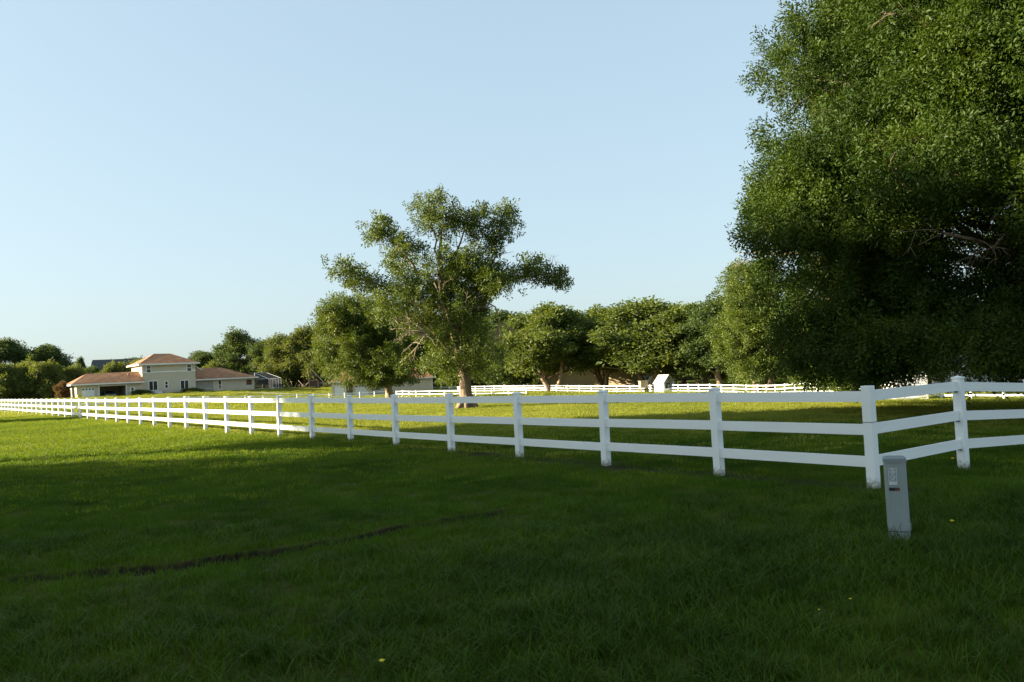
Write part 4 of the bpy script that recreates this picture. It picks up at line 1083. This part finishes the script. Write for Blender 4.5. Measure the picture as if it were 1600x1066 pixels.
MB().box(-.55, .5, -.4, .4, .75, 1.65).build('body', MAT['wood_tan'], ht); MB().box(-.1, .5, -.44, -.401, .05, .72).build('grille', MAT['dark'], ht)
for s_ in (-.5, .45):
    for y in (-.35, .35): MB().box(s_ - .05, s_ + .05, y - .05, y + .05, -.1, .749).build('leg', MAT['wood_tan'], ht)
b = MB(); b.box(-.62, .57, -.5, .5, 1.651, 1.72); b.build('roof', MAT['wood_tan'], ht)

# broken-down hut and brush pile at the edge of the olive trees
hu = empty('hut', (-40.9, 166, g1(-40.9, 166)), R(14), 'collapsing dark plank hut with leaning poles at the edge of the olive trees', 'hut')
for k in range(8): MB().box(-1.0 + k * .3, -.72 + k * .3, .5, .54, .0, 2.2 - abs(k - 2) * .12).build('plank', MAT['wood_old'], hu)
MB().bar((-.75, -.2, 0), (-.85, -.2, 2.6), .13).build('pole', MAT['dead'], hu); MB().bar((.95, -.2, 0), (.95, -.2, 1.75), .12).build('pole', MAT['dead'], hu)
MB().bar((-.8, -.2, 1.65), (1.0, -.2, 1.75), .12).build('beam', MAT['dead'], hu); MB().bar((-.6, -.4, 4.4), (2.6, -.1, .6), .17).build('leaning_pole', MAT['dead'], hu); MB().bar((-1.1, -.3, 4.0), (-.8, -.2, 2.4), .1).build('leaning_pole', MAT['dead'], hu)
MB().quad((-1.0, -.3, 3.0), (1.6, -.3, 2.0), (1.6, 1.2, 2.1), (-1.0, 1.2, 3.3)).build('roof', MAT['wood_old'], hu)
bpile = empty('brush_pile', (-44.4, 165.5, g1(-44.4, 165.5)), 0, 'pile of cut pale branches left of the dark hut', 'branches')
r_ = random.Random(3)
for k in range(16):
    x = r_.uniform(-2.4, 2.2); q = MB(); a = (x, r_.uniform(-.5, .5), .02); e = (x + r_.uniform(-1.4, 1.6), r_.uniform(-.5, .5), r_.uniform(.5, 1.9))
    q.tube(limb_path(a, e, .1, r_, 4), taper(.09, .03, 4), 6, .1, k); q.build('branch', MAT['dead'] if k % 3 else MAT['wood_old'], bpile, True)

# white shed breaking the far fence under the huge oak, and the house behind
ws = empty('shed', (28.0, 57.6, g1(28, 57.6) - .1), R(-6), 'white clapboard shed under the left edge of the huge oak', 'shed')
b = MB(); b.box(-1.1, 1.05, 0, 2.4, -.2, 2.5); b.build('wall', MAT['door'], ws)
for k in range(15): MB().quad((-1.1, -.028, -.1 + k * .17), (1.05, -.028, -.1 + k * .17), (1.05, -.003, .068 + k * .17), (-1.1, -.003, .068 + k * .17)).build('clapboard', MAT['door'], ws)
MB().box(1.0, 1.1, -.05, -.03, -.15, 2.5).build('corner_board', MAT['trim'], ws)
hip_roof(ws, -1.35, 1.3, -.3, 2.7, 2.55, (-.9, 1.2, 3.3), (.85, 1.2, 3.3), MAT['roof_dark'], .12)
rh_ = empty('house', (36.2, 76, -2.3), R(-4), 'pale low house with green-paned window glimpsed below the huge oak', 'house')
b = MB(); wall_strip(b, 0, 14, 0, .2, -1, 2.7, [(1.5, 2.65, .45, 1.6), (3.3, 3.75, .1, 1.9)]); b.box(0, .2, .2, 8, -1, 2.7); b.box(13.8, 14, .2, 8, -1, 2.7); b.box(.2, 13.8, 7.8, 8, -1, 2.7); b.build('wall', MAT['trim'], rh_)
window(rh_, 1.5, 2.65, .45, 1.6, 0, 'v'); window(rh_, 3.3, 3.75, .1, 1.9, 0, None)
for k in range(4): MB().box(.35 + k * 3.4, .5 + k * 3.4, -1.45, -1.3, -1, 2.62).build('column', MAT['trim'], rh_)
hip_roof(rh_, -.7, 14.7, -1.6, 8.6, 2.75, (4, 3.6, 3.9), (10.5, 3.6, 3.9), MAT['roof_dark'], .2)
MB().box(10.2, 14.6, -3.2, -1.7, -1, 1.9).build('bay', MAT['stucco'], rh_)
dr = MB(); dr.quad((-57, 156, 0), (-30, 152, 0), (-30, 149.4, 0), (-57, 153.5, 0))
v_ = []
for k in range(25):
    t = k / 24; x = -58 + 26 * t; y = 150.5 - 6 * t
    v_.append(((x, y, g1(x, y) + .05), (x + .1, y + 2.4, g1(x + .1, y + 2.4) + .05)))
dr = MB()
for (a, c), (e, f) in zip(v_[:-1], v_[1:]): dr.quad(a, e, f, c)
tag(dr.build('driveway', MAT['concrete'], None), 'pale gravel drive running to the cream house', 'drive', kind='structure')

# ------------------------------------------------------------------ utility pedestal in the foreground
px_, py_ = 3.535, 7.70
pd = empty('utility_pedestal', (px_, py_, g1(px_, py_) - .02), R(-20), 'grey-green plastic utility pedestal with worn sticker standing before the corner post', 'pedestal')
def rounded(w, d, r, k=5):
    out = []
    for cx, cy, a0 in ((w - r, d - r, 0), (-w + r, d - r, 90), (-w + r, -d + r, 180), (w - r, -d + r, 270)):
        for i in range(k + 1):
            a = R(a0 + 90 * i / k); out.append((cx + r * math.cos(a), cy + r * math.sin(a)))
    return out
def column(name, mat, parent, z0, z1, w, d, r, top=None):
    b = MB(); c = rounded(w, d, r); k = len(c)
    b.v += [(x, y, z0) for x, y in c] + [(x, y, z1) for x, y in c]
    b.f += [(i, (i + 1) % k, k + (i + 1) % k, k + i) for i in range(k)] + [tuple(reversed(range(k)))]
    if top:
        b.v += [(x * .86, y * .86, z1 + top) for x, y in c]; b.f += [(k + i, k + (i + 1) % k, 2 * k + (i + 1) % k, 2 * k + i) for i in range(k)] + [tuple(range(2 * k, 3 * k))]
    else: b.f.append(tuple(range(k, 2 * k)))
    o = b.build(name, mat, parent)
    return o
column('base', MAT['pedestal'], pd, -.1, .095, .092, .085, .04)
column('seam', MAT['seam'], pd, .095, .103, .089, .082, .04)
body = column('cover', MAT['pedestal'], pd, .103, .735, .094, .087, .04)
column('lid', MAT['pedestal_lid'], pd, .7352, .775, .098, .091, .042, .012)
MB().box(.0945, .1005, -.028, -.018, .0, .73).build('hinge_strip', MAT['seam'], pd)
lt = MB().box(.095, .103, -.045, -.025, .11, .17).build('latch', MAT['grey_metal'], pd); MB().tube([(.103, -.035, .14), (.107, -.035, .14)], [.006, .006], 8).build('bolt', MAT['seam'], lt)
MB().tube([(-.055, -.0855, .055), (-.055, -.094, .055)], [.008, .008], 8).build('bolt', MAT['seam'], pd)
fy = -.0875
st = MB().box(-.066, .006, fy - .0012, fy, .535, .690).build('sticker', MAT['sticker'], pd)
MB().box(-.060, .000, fy - .0024, fy - .0014, .566, .684).build('sticker_panel', MAT['sticker_ink'], st)
for k, (u0, u1, z) in enumerate(((-.048, -.012, .672), (-.056, -.004, .660), (-.056, -.006, .650), (-.054, -.004, .640), (-.054, -.006, .575))):
    MB().box(u0, u1, fy - .0036, fy - .0026, z, z + .006).build('print_line', MAT['sticker'], st)
def disc(name, r0, r1, cx, cz, parent, mat, y=.0036, a0=0, a1=360, k=28):
    b = MB(); 
    for i in range(k):
        p, q = R(a0 + (a1 - a0) * i / k), R(a0 + (a1 - a0) * (i + 1) / k)
        b.quad((cx + r0 * math.cos(p), fy - y, cz + r0 * math.sin(p)), (cx + r0 * math.cos(q), fy - y, cz + r0 * math.sin(q)), (cx + r1 * math.cos(q), fy - y, cz + r1 * math.sin(q)), (cx + r1 * math.cos(p), fy - y, cz + r1 * math.sin(p)))
    return b.build(name, mat, parent)
disc('print_ring', .019, .025, -.030, .609, st, MAT['sticker'])
disc('print_curl', .009, .0135, -.028, .607, st, MAT['sticker'], a0=-40, a1=210); disc('print_dot', .001, .0055, -.027, .603, st, MAT['sticker'])
np_ = MB().box(-.068, .022, fy - .0012, fy, .478, .508).build('number_plate', MAT['tile_black'], pd)
for k in range(5):
    u = -.066 + k * .0172
    MB().box(u, u + .0162, fy - .0022, fy - .0013, .480, .506).build('number_tile', MAT['tile_rust'] if k > 2 else MAT['tile_black'], np_)
    segs = {2: [(0, 1, 0, 1), (0, .28, 0, 1)], 3: [], 4: []}
    ink = MAT['tile_black'] if k > 2 else MAT['tile_rust']
    q = MB(); x0, z0, w_, h_ = u + .004, .484, .0085, .018; t = .0026; yy0, yy1 = fy - .0032, fy - .0023
    if k == 2: q.box(x0 + w_ / 2 - t / 2, x0 + w_ / 2 + t / 2, yy0, yy1, z0, z0 + h_); q.box(x0, x0 + w_ / 2 - t / 2, yy0, yy1, z0 + h_ - t, z0 + h_)
    elif k == 3: q.box(x0 + w_ - t * 1.6, x0 + w_ - t * .6, yy0, yy1, z0, z0 + h_); q.box(x0, x0 + w_ - t * 1.6, yy0, yy1, z0 + h_ * .32, z0 + h_ * .32 + t); q.box(x0, x0 + t, yy0, yy1, z0 + h_ * .32 + t, z0 + h_)
    elif k == 4: q.box(x0 + w_ - t, x0 + w_, yy0, yy1, z0, z0 + h_); q.box(x0, x0 + w_ - t, yy0, yy1, z0 + h_ - t, z0 + h_); q.box(x0, x0 + w_ - t, yy0, yy1, z0 + h_ * .45, z0 + h_ * .45 + t); q.box(x0, x0 + t, yy0, yy1, z0 + h_ * .45 + t, z0 + h_ - t)
    if q.v: q.build('digit', ink, np_)

# ------------------------------------------------------------------ yellow flowers in the verge
for (x, y, s_, lab) in ((6.55, 12.35, 1.6, 'yellow flower at the foot of the short fence run'), (4.11, 7.84, 1.2, 'yellow flower in the grass right of the pedestal'), (-.84, 4.74, 1.0, 'yellow flower at the bottom edge of the picture'),
                        (2.16, 5.48, .55, 'tiny yellow flower in the grass left below the pedestal'), (1.88, 5.29, .45, 'tiniest yellow flower near the bottom right')):
    f_ = empty('flower', (x, y, g1(x, y)), random.uniform(0, 6), lab, 'flower', 'yellow flowers in the lawn')
    h_ = .085 + .02 * s_
    MB().tube([(0, 0, -.02), (.004, 0, h_ * .5), (0, .003, h_)], [.003, .0025, .002], 5).build('stem', MAT['stem'], f_)
    for k in range(11):
        a = k * 2 * math.pi / 11; rr = .02 * s_; c, s2 = math.cos(a), math.sin(a); w_ = .0065 * s_
        MB().quad((0, 0, h_), (c * rr * .6 - s2 * w_, s2 * rr * .6 + c * w_, h_ + .006 * s_), (c * rr, s2 * rr, h_ + .008 * s_), (c * rr * .6 + s2 * w_, s2 * rr * .6 - c * w_, h_ + .006 * s_)).build('petal', MAT['flower'], f_)
    MB().tube([(0, 0, h_), (0, 0, h_ + .009 * s_), (0, 0, h_ + .013 * s_)], [.011 * s_, .011 * s_, .005 * s_], 9).build('flower_head', MAT['flower'], f_)
